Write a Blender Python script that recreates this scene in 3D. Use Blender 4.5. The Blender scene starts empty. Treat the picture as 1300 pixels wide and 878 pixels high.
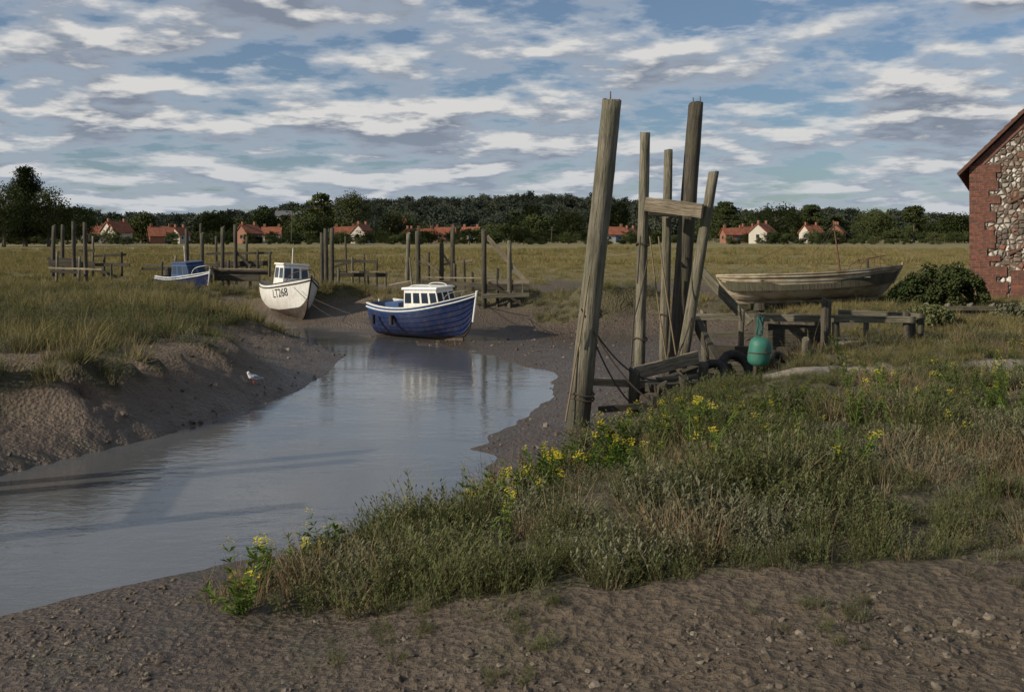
import bpy, math, random
import numpy as np
from mathutils import Vector, Matrix, Euler
random.seed(7); rng=np.random.default_rng(7)
scene=bpy.context.scene
F=1300.0; H=2.1; HZ=300.0; WZ=-1.1
def P(px,py,D): return Vector(((px-650)/F*D, D, H-(py-HZ)/F*D))
def PZ(px,py,z):
    D=F*(H-z)/(py-HZ); return Vector(((px-650)/F*D,D,z))
# ------------------------------------------------------------------ noise
_T=rng.random((256,256))
def vnoise(x,y):
    xi=np.floor(x).astype(int); yi=np.floor(y).astype(int); fx=x-xi; fy=y-yi
    fx=fx*fx*(3-2*fx); fy=fy*fy*(3-2*fy)
    a=_T[xi&255,yi&255];b=_T[(xi+1)&255,yi&255];c=_T[xi&255,(yi+1)&255];d=_T[(xi+1)&255,(yi+1)&255]
    return (a*(1-fx)+b*fx)*(1-fy)+(c*(1-fx)+d*fx)*fy
def fbm(x,y,o=4):
    s=0;a=.5
    for i in range(o): s=s+a*(vnoise(x+17*i,y+31*i)-.5); x=x*2.03;y=y*2.03;a*=.5
    return s*2
# ------------------------------------------------------------------ terrain control
lines=[]
def L(pts,z=None,g=0):
    lines.append([(p[0],p[1],(p[2] if len(p)>2 else z),g) for p in pts])
L([(-300,660),(0,605),(100,580),(200,555),(300,525),(380,495),(415,475),(427,458),(400,440),(350,425),(330,419),(380,416),(425,418),(470,428),(530,437),(600,448),(660,465),(695,485),(705,497),(685,512),(650,535),(615,553),(600,570),(612,595),(608,640),(540,660),(450,676),(370,705),(270,718),(150,745),(0,778),(-300,860)],WZ)
L([(-300,745),(0,690),(150,655),(300,610),(450,560),(520,510),(600,490),(540,465),(470,445),(420,432)],-1.5)
L([(0,640),(300,560),(480,495)],-1.4); L([(0,730),(300,670),(520,600)],-1.4)
L([(-300,560,-.55),(0,520,-.55),(100,520,-.6),(200,500,-.6),(295,480,-.65),(350,442,-.7),(345,425,-.85)])
L([(-300,520,-.25),(0,485,-.22),(100,485,-.27),(200,468,-.3),(290,445,-.3),(330,420,-.4)])
L([(-300,490,0),(0,470,0),(100,468,-.05),(200,452,-.05),(290,430,-.1),(326,410,-.2),(310,392,-.08),(270,382,-.05)],g=1)
L([(-300,450,.05),(0,430,.06),(150,418,.05),(250,400,.02)],g=1)
L([(-300,400,.05),(0,380,0),(150,375,0),(230,371,0)],g=1)
L([(200,376,-.55),(240,376,-.6),(290,380,-.6)])
L([(320,404,-.9),(362,404,-.95),(420,410,-1.0),(500,412,-1.0)])
L([(330,388,-.6),(440,385,-.5),(540,385,-.5),(620,385,-.5),(700,397,-.5),(780,397,-.45),(850,402,-.35),(920,405,-.3),(1000,412,-.3),(1040,420,-.3)])
L([(180,366,-.05),(260,366,-.05),(330,368,-.05),(440,368,0),(540,370,0),(620,370,0),(700,376,0),(780,380,0),(850,386,0),(920,388,0),(1000,392,0),(1060,400,0),(1080,420,0),(1055,450,0)],g=1)
L([(540,408,-.95),(700,420,-.9),(850,425,-.75),(1000,438,-.6)])
L([(700,450,-.95),(800,460,-.85),(920,448,-.65)])
L([(1045,458,0),(960,482,-.05),(900,505,-.12),(850,528,-.27),(790,550,-.42),(740,575,-.58),(680,605,-.72),(640,640,-.85),(570,672,-.9),(480,695,-.9),(390,730,-.92),(320,768,-.95)],g=1)
L([(1030,448,-.4),(950,460,-.45),(900,475,-.5),(865,495,-.6),(820,525,-.78),(770,545,-.86),(710,576,-.95),(655,612,-1.0)])
L([(1200,560,.02),(1000,560,0),(860,600,-.14),(740,635,-.37),(600,695,-.62),(480,735,-.78)],g=1)
L([(1300,620,.05),(1100,620,0),(900,640,-.08),(720,690,-.32)],g=1)
L([(420,768,-.85),(560,760,-.5),(700,732,-.3),(850,722,-.2),(1000,712,-.1),(1150,700,-.05),(1300,688,0),(1600,680,0)],g=1)
L([(250,785,-.98),(420,792,-.8),(560,782,-.5),(700,760,-.3),(850,745,-.2),(1000,734,-.1),(1150,724,-.05),(1300,708,0),(1600,705,0)])
L([(-300,900,-1.0),(0,800,-1.03),(200,790,-1.02)])
L([(-200,878,-1.0),(0,878,-.95),(300,878,-.7),(650,878,-.4),(1000,878,-.15),(1400,878,-.05)])
L([(-200,1300,-.5),(300,1300,-.3),(650,1300,-.15),(1300,1300,0)])
L([(1100,470,0),(1300,470,.05),(1700,480,.1)],g=1)
L([(1100,440,0),(1300,430,.12),(1700,440,.15)],g=1)
L([(950,378,.08),(1100,378,.1),(1200,385,.2),(1300,385,.2),(1600,395,.2)],g=1)
for D in (60,100,200,500,1500):
    L([(-900,HZ+F*H/D),(-100,HZ+F*H/D),(600,HZ+F*H/D),(1300,HZ+F*H/D),(2200,HZ+F*H/D)],0,1)
C=[]
for l in lines:
    for a,b in zip(l[:-1],l[1:]):
        n=max(1,int(math.hypot(b[0]-a[0],b[1]-a[1])/(28 if abs(a[0]-b[0])<500 else 150)))
        for i in range(n):
            t=i/n; C.append([a[k]+(b[k]-a[k])*t for k in range(4)])
    C.append(list(l[-1]))
C=np.array(C); Dc=F*(H-C[:,2])/(C[:,1]-HZ); Uc=(C[:,0]-650)/F
KV=1.5
A=np.stack([Uc,np.log(Dc)*KV],1)
R=np.sqrt(((A[:,None]-A[None])**2).sum(-1)); n=len(A)
M=np.zeros((n+1,n+1)); M[:n,:n]=-R-np.eye(n)*2e-3; M[:n,n]=1; M[n,:n]=1
rhs=np.zeros((n+1,2)); rhs[:n,0]=C[:,2]; rhs[:n,1]=C[:,3]
Wt=np.linalg.solve(M,rhs)
def sstep(a,b,x):
    t=np.clip((x-a)/(b-a),0,1); return t*t*(3-2*t)
def field(x,y):
    x=np.asarray(x,float);y=np.asarray(y,float)
    U=x/np.maximum(y,.3);V=np.log(np.maximum(y,.3))*KV
    out=np.zeros((len(x),2))
    for i in range(0,len(x),20000):
        r=np.sqrt((U[i:i+20000,None]-A[None,:,0])**2+(V[i:i+20000,None]-A[None,:,1])**2)
        out[i:i+20000]=-r@Wt[:n]+Wt[n]
    z=np.clip(out[:,0],-1.7,.45); g=np.clip(out[:,1],-.3,1.3)
    far=sstep(48,70,y); z=z*(1-far); g=g*(1-far)+far
    mud=(1-np.clip(g,0,1))
    z=z+fbm(x*1.3,y*1.3,3)*(.03+.08*np.clip(g,0,1))*(1-far)
    z=z+fbm(x*.7+50,y*.7,3)*.10*mud*sstep(-1.05,-.7,z)*(y>11)*(y<45)
    z=z+np.abs(fbm(x*4+5,y*4,3))*.055*mud*sstep(-1.1,-.9,z)*(y<45)
    g=g+fbm(x*.8+9,y*.8,4)*.36+fbm(x*2.6+19,y*2.6,3)*.28*(y<12)
    u=U
    prof=18+12*np.exp(-((u-.0+.08)/.16)**2)+5*np.sin(u*9+1)+3*np.sin(u*23)
    z=z+prof*sstep(480,1050,y)
    return z,g
def gz(x,y): return float(field([x],[y])[0][0])
# ------------------------------------------------------------------ node helpers
def newmat(name):
    m=bpy.data.materials.new(name); m.use_nodes=True; nt=m.node_tree
    return m,nt,nt.nodes['Principled BSDF']
def N(nt,t,**k):
    nd=nt.nodes.new(t)
    for a,b in k.items():
        if hasattr(nd,a): setattr(nd,a,b)
        else: nd.inputs[a.replace('_',' ')].default_value=b
    return nd
def ramp(nt,stops,fac=None,interp='LINEAR'):
    r=nt.nodes.new('ShaderNodeValToRGB'); e=r.color_ramp.elements; r.color_ramp.interpolation=interp
    while len(e)<len(stops): e.new(.5)
    for i,(p,c) in enumerate(stops):
        e[i].position=p
        if not hasattr(c,'__len__'): c=(c,c,c)
        e[i].color=(c[0],c[1],c[2],1)
    if fac is not None: nt.links.new(fac,r.inputs[0])
    return r
def math_(nt,op,a,b=None,c=None,clamp=False):
    m=nt.nodes.new('ShaderNodeMath'); m.operation=op; m.use_clamp=clamp
    for i,v in enumerate((a,b,c)):
        if v is None: continue
        if isinstance(v,(int,float)): m.inputs[i].default_value=v
        else: nt.links.new(v,m.inputs[i])
    return m.outputs[0]
def mixc(nt,f,a,b,mode='MIX'):
    m=nt.nodes.new('ShaderNodeMix'); m.data_type='RGBA'; m.blend_type=mode
    for s,v in ((m.inputs[0],f),(m.inputs[6],a),(m.inputs[7],b)):
        if isinstance(v,(int,float)): s.default_value=v
        elif isinstance(v,tuple): s.default_value=(*v[:3],1)
        else: nt.links.new(v,s)
    return m.outputs[2]
def noise(nt,vec,scale,detail=4,rough=.55,dist=0):
    t=nt.nodes.new('ShaderNodeTexNoise'); t.inputs['Scale'].default_value=scale; t.inputs['Detail'].default_value=detail
    t.inputs['Roughness'].default_value=rough; t.inputs['Distortion'].default_value=dist
    if vec is not None: nt.links.new(vec,t.inputs['Vector'])
    return t.outputs['Fac']
def mapping(nt,vec,sc=(1,1,1)):
    m=nt.nodes.new('ShaderNodeMapping'); m.inputs['Scale'].default_value=sc; nt.links.new(vec,m.inputs['Vector']); return m.outputs[0]
def bump(nt,h,dist,strength=1,nrm=None):
    b=nt.nodes.new('ShaderNodeBump'); b.inputs['Distance'].default_value=dist; b.inputs['Strength'].default_value=strength
    nt.links.new(h,b.inputs['Height'])
    if nrm is not None: nt.links.new(nrm,b.inputs['Normal'])
    return b.outputs[0]
def objc(nt): return nt.nodes.new('ShaderNodeTexCoord').outputs['Object']
def posc(nt): return nt.nodes.new('ShaderNodeNewGeometry').outputs['Position']
# ------------------------------------------------------------------ materials
def wood_mat(name,c1,c2,algae=True,sc=(16,16,1.1)):
    m,nt,b=newmat(name); o=objc(nt)
    st=noise(nt,mapping(nt,o,sc),1,6,.65); big=noise(nt,o,1.3,3); fine=noise(nt,mapping(nt,o,(sc[0]*4,sc[1]*4,sc[2]*3)),1,4,.7)
    col=ramp(nt,[(.32,c1),(.66,c2)],st).outputs[0]
    col=mixc(nt,ramp(nt,[(.5,0),(.62,.8)],fine).outputs[0],col,tuple(x*.35 for x in c1),'MIX')
    col=mixc(nt,ramp(nt,[(.42,0),(.62,.5)],big).outputs[0],col,(.08,.08,.04))
    if algae:
        sp=nt.nodes.new('ShaderNodeSeparateXYZ'); nt.links.new(posc(nt),sp.inputs[0])
        z=math_(nt,'ADD',sp.outputs[2],math_(nt,'MULTIPLY',big,.6))
        f=ramp(nt,[(.0,1),(1,0)],math_(nt,'MULTIPLY_ADD',z,1.1,.35,clamp=True)).outputs[0]
        col=mixc(nt,math_(nt,'MULTIPLY',f,.75),col,(.03,.028,.018))
    nt.links.new(col,b.inputs['Base Color']); b.inputs['Roughness'].default_value=.85
    nt.links.new(bump(nt,math_(nt,'ADD',st,math_(nt,'MULTIPLY',fine,.5)),.04,1),b.inputs['Normal'])
    return m
M_wood=wood_mat('weathered_wood',(.075,.065,.045),(.25,.225,.165))
M_woodd=wood_mat('dark_tarred_wood',(.022,.018,.014),(.10,.083,.06))
M_plank=wood_mat('pale_plank',(.16,.12,.08),(.38,.32,.23),False)
def paint(name,c,rough=.45,dirt=.35,scale=3):
    m,nt,b=newmat(name); o=objc(nt)
    d=noise(nt,mapping(nt,o,(2,2,1)),scale,6,.7); s=noise(nt,mapping(nt,o,(9,9,1)),1.5,4,.6)
    f=math_(nt,'MULTIPLY',ramp(nt,[(.45,0),(.75,1)],d).outputs[0],dirt)
    col=mixc(nt,f,c,(.16,.12,.08)); col=mixc(nt,math_(nt,'MULTIPLY',ramp(nt,[(.5,0),(.8,1)],s).outputs[0],dirt*.8),col,(.12,.07,.04))
    nt.links.new(col,b.inputs['Base Color']); b.inputs['Roughness'].default_value=rough
    nt.links.new(bump(nt,d,.01,.3),b.inputs['Normal'])
    return m
M_white=paint('white_paint',(.68,.68,.65)); M_blue=paint('blue_paint',(.005,.020,.085),.45,.3); M_lblue=paint('light_blue_paint',(.02,.07,.19),.45,.25)
M_dark=paint('dark_antifouling',(.035,.025,.022),.7,.5); M_black=paint('black_rubber',(.012,.012,.012),.8,.2)
M_deck=paint('deck_grey',(.24,.25,.24),.7,.5); M_rope=paint('rope',(.16,.12,.07),.9,.3,20); M_trope=paint('tarred_rope',(.05,.04,.03),.9,.3,20)
M_green=paint('green_plastic',(.012,.13,.095),.6,.4,8); M_teal=paint('teal_net',(.012,.07,.06),.9,.4,30); M_red=paint('orange_red_plastic',(.4,.06,.03),.5,.2)
M_rust=paint('rusty_iron',(.10,.045,.025),.8,.4); M_feather=paint('white_feather',(.7,.7,.7),.8,.05); M_fgrey=paint('grey_feather',(.3,.32,.35),.8,.05)
m,nt,b=newmat('dark_glass'); b.inputs['Base Color'].default_value=(.02,.03,.045,1); b.inputs['Roughness'].default_value=.08; M_glass=m
m,nt,b=newmat('old_boat_planking'); o=objc(nt)
st=noise(nt,mapping(nt,o,(12,1.2,30)),1,6,.65); bg=noise(nt,o,2.2,4,.6)
col=ramp(nt,[(.3,(.14,.105,.07)),(.7,(.38,.32,.21))],st).outputs[0]
col=mixc(nt,ramp(nt,[(.45,0),(.6,.7)],bg).outputs[0],col,(.42,.38,.29)); col=mixc(nt,ramp(nt,[(.3,.7),(.42,0)],bg).outputs[0],col,(.11,.07,.04))
nt.links.new(col,b.inputs['Base Color']); b.inputs['Roughness'].default_value=.85; nt.links.new(bump(nt,st,.015,.7),b.inputs['Normal']); M_old=m
def leafmat(name,cols,trans=.25,vs=6):
    m=bpy.data.materials.new(name); m.use_nodes=True; nt=m.node_tree; nt.nodes.clear()
    out=nt.nodes.new('ShaderNodeOutputMaterial'); oi=nt.nodes.new('ShaderNodeObjectInfo')
    nz=noise(nt,objc(nt),vs,2); wn=noise(nt,posc(nt),.45,3)
    f=math_(nt,'ADD',math_(nt,'MULTIPLY',oi.outputs['Random'],.35),math_(nt,'ADD',math_(nt,'MULTIPLY',nz,.35),math_(nt,'MULTIPLY',wn,.35)))
    c=ramp(nt,[(.25+.55*i/(len(cols)-1),cc) for i,cc in enumerate(cols)],f).outputs[0]
    d=nt.nodes.new('ShaderNodeBsdfDiffuse'); t=nt.nodes.new('ShaderNodeBsdfTranslucent'); mx=nt.nodes.new('ShaderNodeMixShader'); mx.inputs[0].default_value=trans
    nt.links.new(c,d.inputs[0]); nt.links.new(c,t.inputs[0]); nt.links.new(d.outputs[0],mx.inputs[1]); nt.links.new(t.outputs[0],mx.inputs[2]); nt.links.new(mx.outputs[0],out.inputs[0])
    return m
M_blite=leafmat('sea_blite_leaf',[(.05,.052,.024),(.095,.105,.042),(.13,.14,.062),(.17,.155,.09)],.2,12)
M_blite2=leafmat('sea_purslane_leaf',[(.085,.085,.055),(.145,.145,.09),(.20,.195,.13)],.15,12)
M_grass=leafmat('marsh_grass_blade',[(.07,.075,.03),(.14,.13,.052),(.22,.185,.09),(.27,.215,.12)],.2,8)
M_straw=leafmat('dry_straw_blade',[(.14,.105,.06),(.22,.17,.10),(.30,.24,.14)],.15,8)
M_fgrass=leafmat('field_grass_blade',[(.09,.09,.035),(.17,.15,.06),(.23,.19,.085),(.27,.215,.11)],.2,2)
M_fgreen=leafmat('flower_leaf',[(.045,.08,.018),(.09,.14,.03),(.13,.175,.045)],.3,10)
M_yel=leafmat('yellow_petal',[(.50,.40,.03),(.68,.57,.06)],.2,10)
M_dead=leafmat('dead_stem',[(.07,.05,.035),(.17,.12,.075)],.05,10)
M_tree=leafmat('tree_leaf',[(.018,.026,.012),(.034,.046,.018),(.055,.068,.026),(.085,.085,.04)],.1,.4)
M_treef=leafmat('hazed_hill_leaf',[(.03,.04,.034),(.048,.058,.042),(.07,.075,.05)],.05,.4)  # distance haze put into the leaf colour as a bluish grey-green
M_bark=wood_mat('bark',(.05,.04,.03),(.12,.10,.07),False)
# ------------------------------------------------------------------ mesh helpers
def link(o): scene.collection.objects.link(o); return o
def mkmesh(name,v,f,mats,mi=None,smooth=False):
    me=bpy.data.meshes.new(name); me.from_pydata([tuple(x) for x in v],[],f)
    for m in mats: me.materials.append(m)
    if mi is not None: me.polygons.foreach_set('material_index',mi)
    if smooth: me.polygons.foreach_set('use_smooth',[True]*len(f))
    me.update(); return me
def mkobj(name,v,f,mats,mi=None,smooth=False,parent=None):
    o=link(bpy.data.objects.new(name,mkmesh(name,v,f,mats,mi,smooth)))
    if parent: attach(o,parent)
    return o
def empty(name,loc=(0,0,0),rot=(0,0,0)):
    e=bpy.data.objects.new(name,None); e.location=loc; e.rotation_euler=rot; e.empty_display_size=.3; return link(e)
def attach(o,e,world=False):
    o.parent=e
    if world:
        e_m=Matrix.Translation(e.location)@e.rotation_euler.to_matrix().to_4x4(); o.matrix_parent_inverse=e_m.inverted()
def orient(o,p0,p1):
    d=(Vector(p1)-Vector(p0)); q=d.to_track_quat('Z','Y'); o.rotation_mode='QUATERNION'; o.rotation_quaternion=q; o.location=p0
def post(name,p0,p1,r0,r1,mat,parent=None,world=True,sides=14,slant=.5,rings=14,wob=.05):
    p0=Vector(p0);p1=Vector(p1); Ln=(p1-p0).length; v=[];f=[]
    ph=random.random()*9
    for i in range(rings+1):
        t=i/rings; r=r0+(r1-r0)*t; cx=math.sin(t*3+ph)*r*.12; cy=math.cos(t*2.3+ph)*r*.12
        for k in range(sides):
            a=2*math.pi*k/sides; rr=r*(1+wob*(random.random()-.5)+.05*math.sin(a*3+ph+t*2))
            zz=t*Ln
            if i==rings: zz+=slant*r*math.cos(a+ph)+random.uniform(-.1,.1)*r
            v.append((cx+rr*math.cos(a),cy+rr*math.sin(a),zz))
    for i in range(rings):
        for k in range(sides):
            k2=(k+1)%sides; f.append((i*sides+k,i*sides+k2,(i+1)*sides+k2,(i+1)*sides+k))
    f.append(tuple(rings*sides+k for k in range(sides))); 
    o=mkobj(name,v,f,[mat],smooth=False); o.data.polygons.foreach_set('use_smooth',[True]*(len(f)-1)+[False])
    orient(o,p0,p1)
    if parent: attach(o,parent,world)
    return o
def beam(name,p0,p1,w,h,mat,parent=None,world=True,bev=.008):
    p0=Vector(p0);p1=Vector(p1); Ln=(p1-p0).length; v=[];f=[]; seg=6
    c=[(-1,-1),(1,-1),(1,1),(-1,1)]
    for i in range(seg+1):
        for a,b_ in c: v.append((a*w/2*(1+random.uniform(-.04,.04)),b_*h/2*(1+random.uniform(-.05,.05)),Ln*i/seg))
    for i in range(seg):
        for k in range(4): f.append((i*4+k,i*4+(k+1)%4,i*4+4+(k+1)%4,i*4+4+k))
    f+= [(3,2,1,0),tuple(seg*4+k for k in range(4))]
    o=mkobj(name,v,f,[mat]); md=o.modifiers.new('b','BEVEL'); md.width=bev; md.limit_method='ANGLE'; md.segments=1
    d=(p1-p0).normalized(); up=Vector((0,0,1)) if abs(d.z)<.9 else Vector((0,1,0))
    x=up.cross(d).normalized(); y=d.cross(x); mt=Matrix((x,y,d)).transposed()
    o.rotation_mode='QUATERNION'; o.rotation_quaternion=mt.to_quaternion(); o.location=p0
    if parent: attach(o,parent,world)
    return o
def rope(name,pts,r,mat,parent=None,world=True,cyc=False):
    cu=bpy.data.curves.new(name,'CURVE'); cu.dimensions='3D'; cu.bevel_depth=r; cu.bevel_resolution=2; cu.resolution_u=6
    s=cu.splines.new('NURBS'); s.points.add(len(pts)-1)
    for i,p in enumerate(pts): s.points[i].co=(*p,1)
    s.use_endpoint_u=True; s.order_u=3; s.use_cyclic_u=cyc; cu.materials.append(mat)
    o=link(bpy.data.objects.new(name,cu))
    if parent: attach(o,parent,world)
    return o
def sag(p0,p1,s,n=8):
    p0=Vector(p0);p1=Vector(p1); return [p0.lerp(p1,i/n)-Vector((0,0,4*s*(i/n)*(1-i/n))) for i in range(n+1)]
def box(name,c,s,mat,parent=None,rot=(0,0,0),bev=.01):
    x,y,z=[q/2 for q in s]
    v=[(-x,-y,-z),(x,-y,-z),(x,y,-z),(-x,y,-z),(-x,-y,z),(x,-y,z),(x,y,z),(-x,y,z)]
    f=[(3,2,1,0),(4,5,6,7),(0,1,5,4),(1,2,6,5),(2,3,7,6),(3,0,4,7)]
    o=mkobj(name,v,f,[mat]); o.location=c; o.rotation_euler=rot
    if bev: md=o.modifiers.new('b','BEVEL'); md.width=bev
    if parent: attach(o,parent)
    return o
# ------------------------------------------------------------------ terrain mesh
us=np.concatenate([np.linspace(-2.2,-.62,50)[:-1],np.linspace(-.62,.62,560),np.linspace(.62,2.2,50)[1:]])
Ds=np.exp(np.concatenate([np.linspace(math.log(.8),math.log(5),30)[:-1],np.linspace(math.log(5),math.log(45),420),np.linspace(math.log(45),math.log(4000),150)[1:]]))
UU,DD=np.meshgrid(us,Ds); X=(UU*DD).ravel(); Y=DD.ravel()
Z,G=field(X,Y); nv=len(X); nx=len(us); ny=len(Ds)
me=bpy.data.meshes.new('ground'); me.vertices.add(nv); me.vertices.foreach_set('co',np.stack([X,Y,Z],1).ravel())
i0=(np.arange(ny-1)[:,None]*nx+np.arange(nx-1)[None]).ravel()
q=np.stack([i0,i0+1,i0+1+nx,i0+nx],1); nf=len(q)
me.loops.add(nf*4); me.loops.foreach_set('vertex_index',q.ravel()); me.polygons.add(nf); me.polygons.foreach_set('loop_start',np.arange(nf)*4)
me.update(calc_edges=True); me.polygons.foreach_set('use_smooth',[True]*nf)
def pathmask(x,y):
    c=16.0+.25*np.sin(x*.7); w=.75+.3*np.clip((x-6)/6,0,1)
    return sstep(1.3,.6,np.abs(y-c)/w+fbm(x*1.5,y*1.5,3)*.5)*sstep(3.0,4.2,x)*sstep(40,30,x)
a=me.attributes.new('grass','FLOAT','POINT'); a.data.foreach_set('value',G.astype(np.float32))
a=me.attributes.new('path','FLOAT','POINT'); a.data.foreach_set('value',pathmask(X,Y).astype(np.float32))
ground=link(bpy.data.objects.new('ground',me))
m,nt,b=newmat('marsh_ground'); me.materials.append(m); p=posc(nt)
ga=N(nt,'ShaderNodeAttribute',attribute_name='grass').outputs['Fac']; pa=N(nt,'ShaderNodeAttribute',attribute_name='path').outputs['Fac']
sp=nt.nodes.new('ShaderNodeSeparateXYZ'); nt.links.new(p,sp.inputs[0])
n1=noise(nt,p,1.1,6,.6); n2=noise(nt,p,9,6,.65); n3=noise(nt,p,45,4,.6); nf_=noise(nt,mapping(nt,p,(.05,.12,1)),1,6,.65)
vo=nt.nodes.new('ShaderNodeTexVoronoi'); vo.inputs['Scale'].default_value=16; nt.links.new(p,vo.inputs['Vector'])
vo2=nt.nodes.new('ShaderNodeTexVoronoi'); vo2.inputs['Scale'].default_value=38; nt.links.new(p,vo2.inputs['Vector'])
wet=ramp(nt,[(0,1),(1,0)],math_(nt,'ADD',math_(nt,'MULTIPLY_ADD',sp.outputs[2],1.6,1.5),math_(nt,'MULTIPLY_ADD',n1,1.2,-.6),clamp=True)).outputs[0]
dry=ramp(nt,[(.3,(.065,.048,.033)),(.55,(.105,.08,.056)),(.75,(.15,.115,.082))],n2).outputs[0]
wetc=ramp(nt,[(.3,(.045,.031,.022)),(.7,(.085,.061,.044))],n2).outputs[0]
lb=ramp(nt,[(0,0),(1,1)],math_(nt,'MULTIPLY_ADD',sp.outputs[0],-.35,-.9,clamp=True)).outputs[0]  # left-bank mud lightened in colour to offset its facing away from the sun
wetc=mixc(nt,lb,wetc,ramp(nt,[(.3,(.085,.06,.045)),(.7,(.14,.105,.078))],n2).outputs[0])
dry=mixc(nt,lb,dry,(.15,.112,.08))
mud=mixc(nt,wet,dry,wetc)
mud=mixc(nt,ramp(nt,[(.05,.5),(.22,0)],vo.outputs['Distance']).outputs[0],mud,(.03,.022,.016))
mud=mixc(nt,math_(nt,'MULTIPLY',ramp(nt,[(.5,0),(.62,.5)],n1).outputs[0],.7),mud,(.05,.05,.025))
gn=ramp(nt,[(.3,(.04,.038,.02)),(.5,(.07,.062,.034)),(.7,(.10,.08,.05))],n2).outputs[0]
gfar=ramp(nt,[(.28,(.10,.098,.038)),(.45,(.17,.15,.058)),(.6,(.23,.185,.085)),(.75,(.14,.13,.055))],nf_).outputs[0]
gf=ramp(nt,[(0,0),(1,1)],math_(nt,'MULTIPLY_ADD',sp.outputs[1],1/50,-.5,clamp=True)).outputs[0]
gcol=mixc(nt,gf,gn,gfar)
gcol=mixc(nt,math_(nt,'MULTIPLY_ADD',sp.outputs[1],1/150,-3.2,clamp=True),gcol,(.04,.05,.03))
gm=ramp(nt,[(.42,0),(.6,1)],math_(nt,'ADD',ga,math_(nt,'MULTIPLY_ADD',n2,.5,-.25))).outputs[0]
col=mixc(nt,gm,mud,gcol)
pc=ramp(nt,[(.2,(.17,.14,.105)),(.6,(.31,.27,.22))],vo2.outputs['Color']).outputs[0]
col=mixc(nt,pa,col,pc)
nt.links.new(col,b.inputs['Base Color'])
rg=math_(nt,'SUBTRACT',.92,math_(nt,'MULTIPLY',math_(nt,'MULTIPLY',wet,math_(nt,'SUBTRACT',1.0,gm)),math_(nt,'MULTIPLY_ADD',n1,.8,.12)))
nt.links.new(rg,b.inputs['Roughness']); b.inputs['Specular IOR Level'].default_value=.4
h=math_(nt,'ADD',math_(nt,'MULTIPLY',n2,1.0),math_(nt,'ADD',math_(nt,'MULTIPLY',n3,.35),math_(nt,'MULTIPLY',vo.outputs['Distance'],.6)))
nt.links.new(bump(nt,h,.075,1),b.inputs['Normal'])
# ------------------------------------------------------------------ water
m,nt,b=newmat('creek_water'); p=posc(nt)
b.inputs['Base Color'].default_value=(.085,.088,.09,1); b.inputs['IOR'].default_value=1.65; b.inputs['Roughness'].default_value=.06
w1=noise(nt,mapping(nt,p,(1.1,1.9,1)),2.4,4,.55,.5); w2=noise(nt,mapping(nt,p,(.35,.7,1)),.8,3)
w3=noise(nt,mapping(nt,p,(1.5,2.4,1)),13,3,.5)
hh=math_(nt,'ADD',math_(nt,'MULTIPLY',w1,ramp(nt,[(.38,.15),(.62,1)],w2).outputs[0]),math_(nt,'MULTIPLY',w3,.10))
nt.links.new(bump(nt,hh,.022,.45),b.inputs['Normal'])
wx=mkobj('creek_water',[(-60,7,WZ),(3.5,7,WZ),(3.5,36.5,WZ),(-60,36.5,WZ)],[(0,1,2,3)],[m])
# ------------------------------------------------------------------ scatter system
def scatter(name,pts,rots,scs,idx,variants):
    coll=bpy.data.collections.new(name+'_source')
    for i,vm in enumerate(variants):
        coll.objects.link(bpy.data.objects.new('%s_v%02d'%(name,i),vm))
    me=bpy.data.meshes.new(name); me.vertices.add(len(pts)); me.vertices.foreach_set('co',np.asarray(pts,np.float32).ravel())
    a=me.attributes.new('rot','FLOAT_VECTOR','POINT'); a.data.foreach_set('vector',np.asarray(rots,np.float32).ravel())
    a=me.attributes.new('sc','FLOAT_VECTOR','POINT'); a.data.foreach_set('vector',np.asarray(scs,np.float32).ravel())
    a=me.attributes.new('vi','INT','POINT'); a.data.foreach_set('value',np.asarray(idx,np.int32))
    o=link(bpy.data.objects.new(name,me))
    ng=bpy.data.node_groups.new(name,'GeometryNodeTree')
    ng.interface.new_socket('Geometry',in_out='INPUT',socket_type='NodeSocketGeometry'); ng.interface.new_socket('Geometry',in_out='OUTPUT',socket_type='NodeSocketGeometry')
    gi=ng.nodes.new('NodeGroupInput'); go=ng.nodes.new('NodeGroupOutput'); ip=ng.nodes.new('GeometryNodeInstanceOnPoints'); ci=ng.nodes.new('GeometryNodeCollectionInfo')
    ci.inputs['Collection'].default_value=coll; ci.inputs['Separate Children'].default_value=True; ci.inputs['Reset Children'].default_value=True
    ip.inputs['Pick Instance'].default_value=True
    def na(nm,t):
        x=ng.nodes.new('GeometryNodeInputNamedAttribute'); x.data_type=t; x.inputs['Name'].default_value=nm; return x.outputs['Attribute']
    ng.links.new(gi.outputs[0],ip.inputs['Points']); ng.links.new(ci.outputs[0],ip.inputs['Instance'])
    ng.links.new(na('vi','INT'),ip.inputs['Instance Index']); ng.links.new(na('rot','FLOAT_VECTOR'),ip.inputs['Rotation']); ng.links.new(na('sc','FLOAT_VECTOR'),ip.inputs['Scale'])
    ng.links.new(ip.outputs[0],go.inputs[0])
    md=o.modifiers.new('scatter','NODES'); md.node_group=ng
    return o
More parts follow.
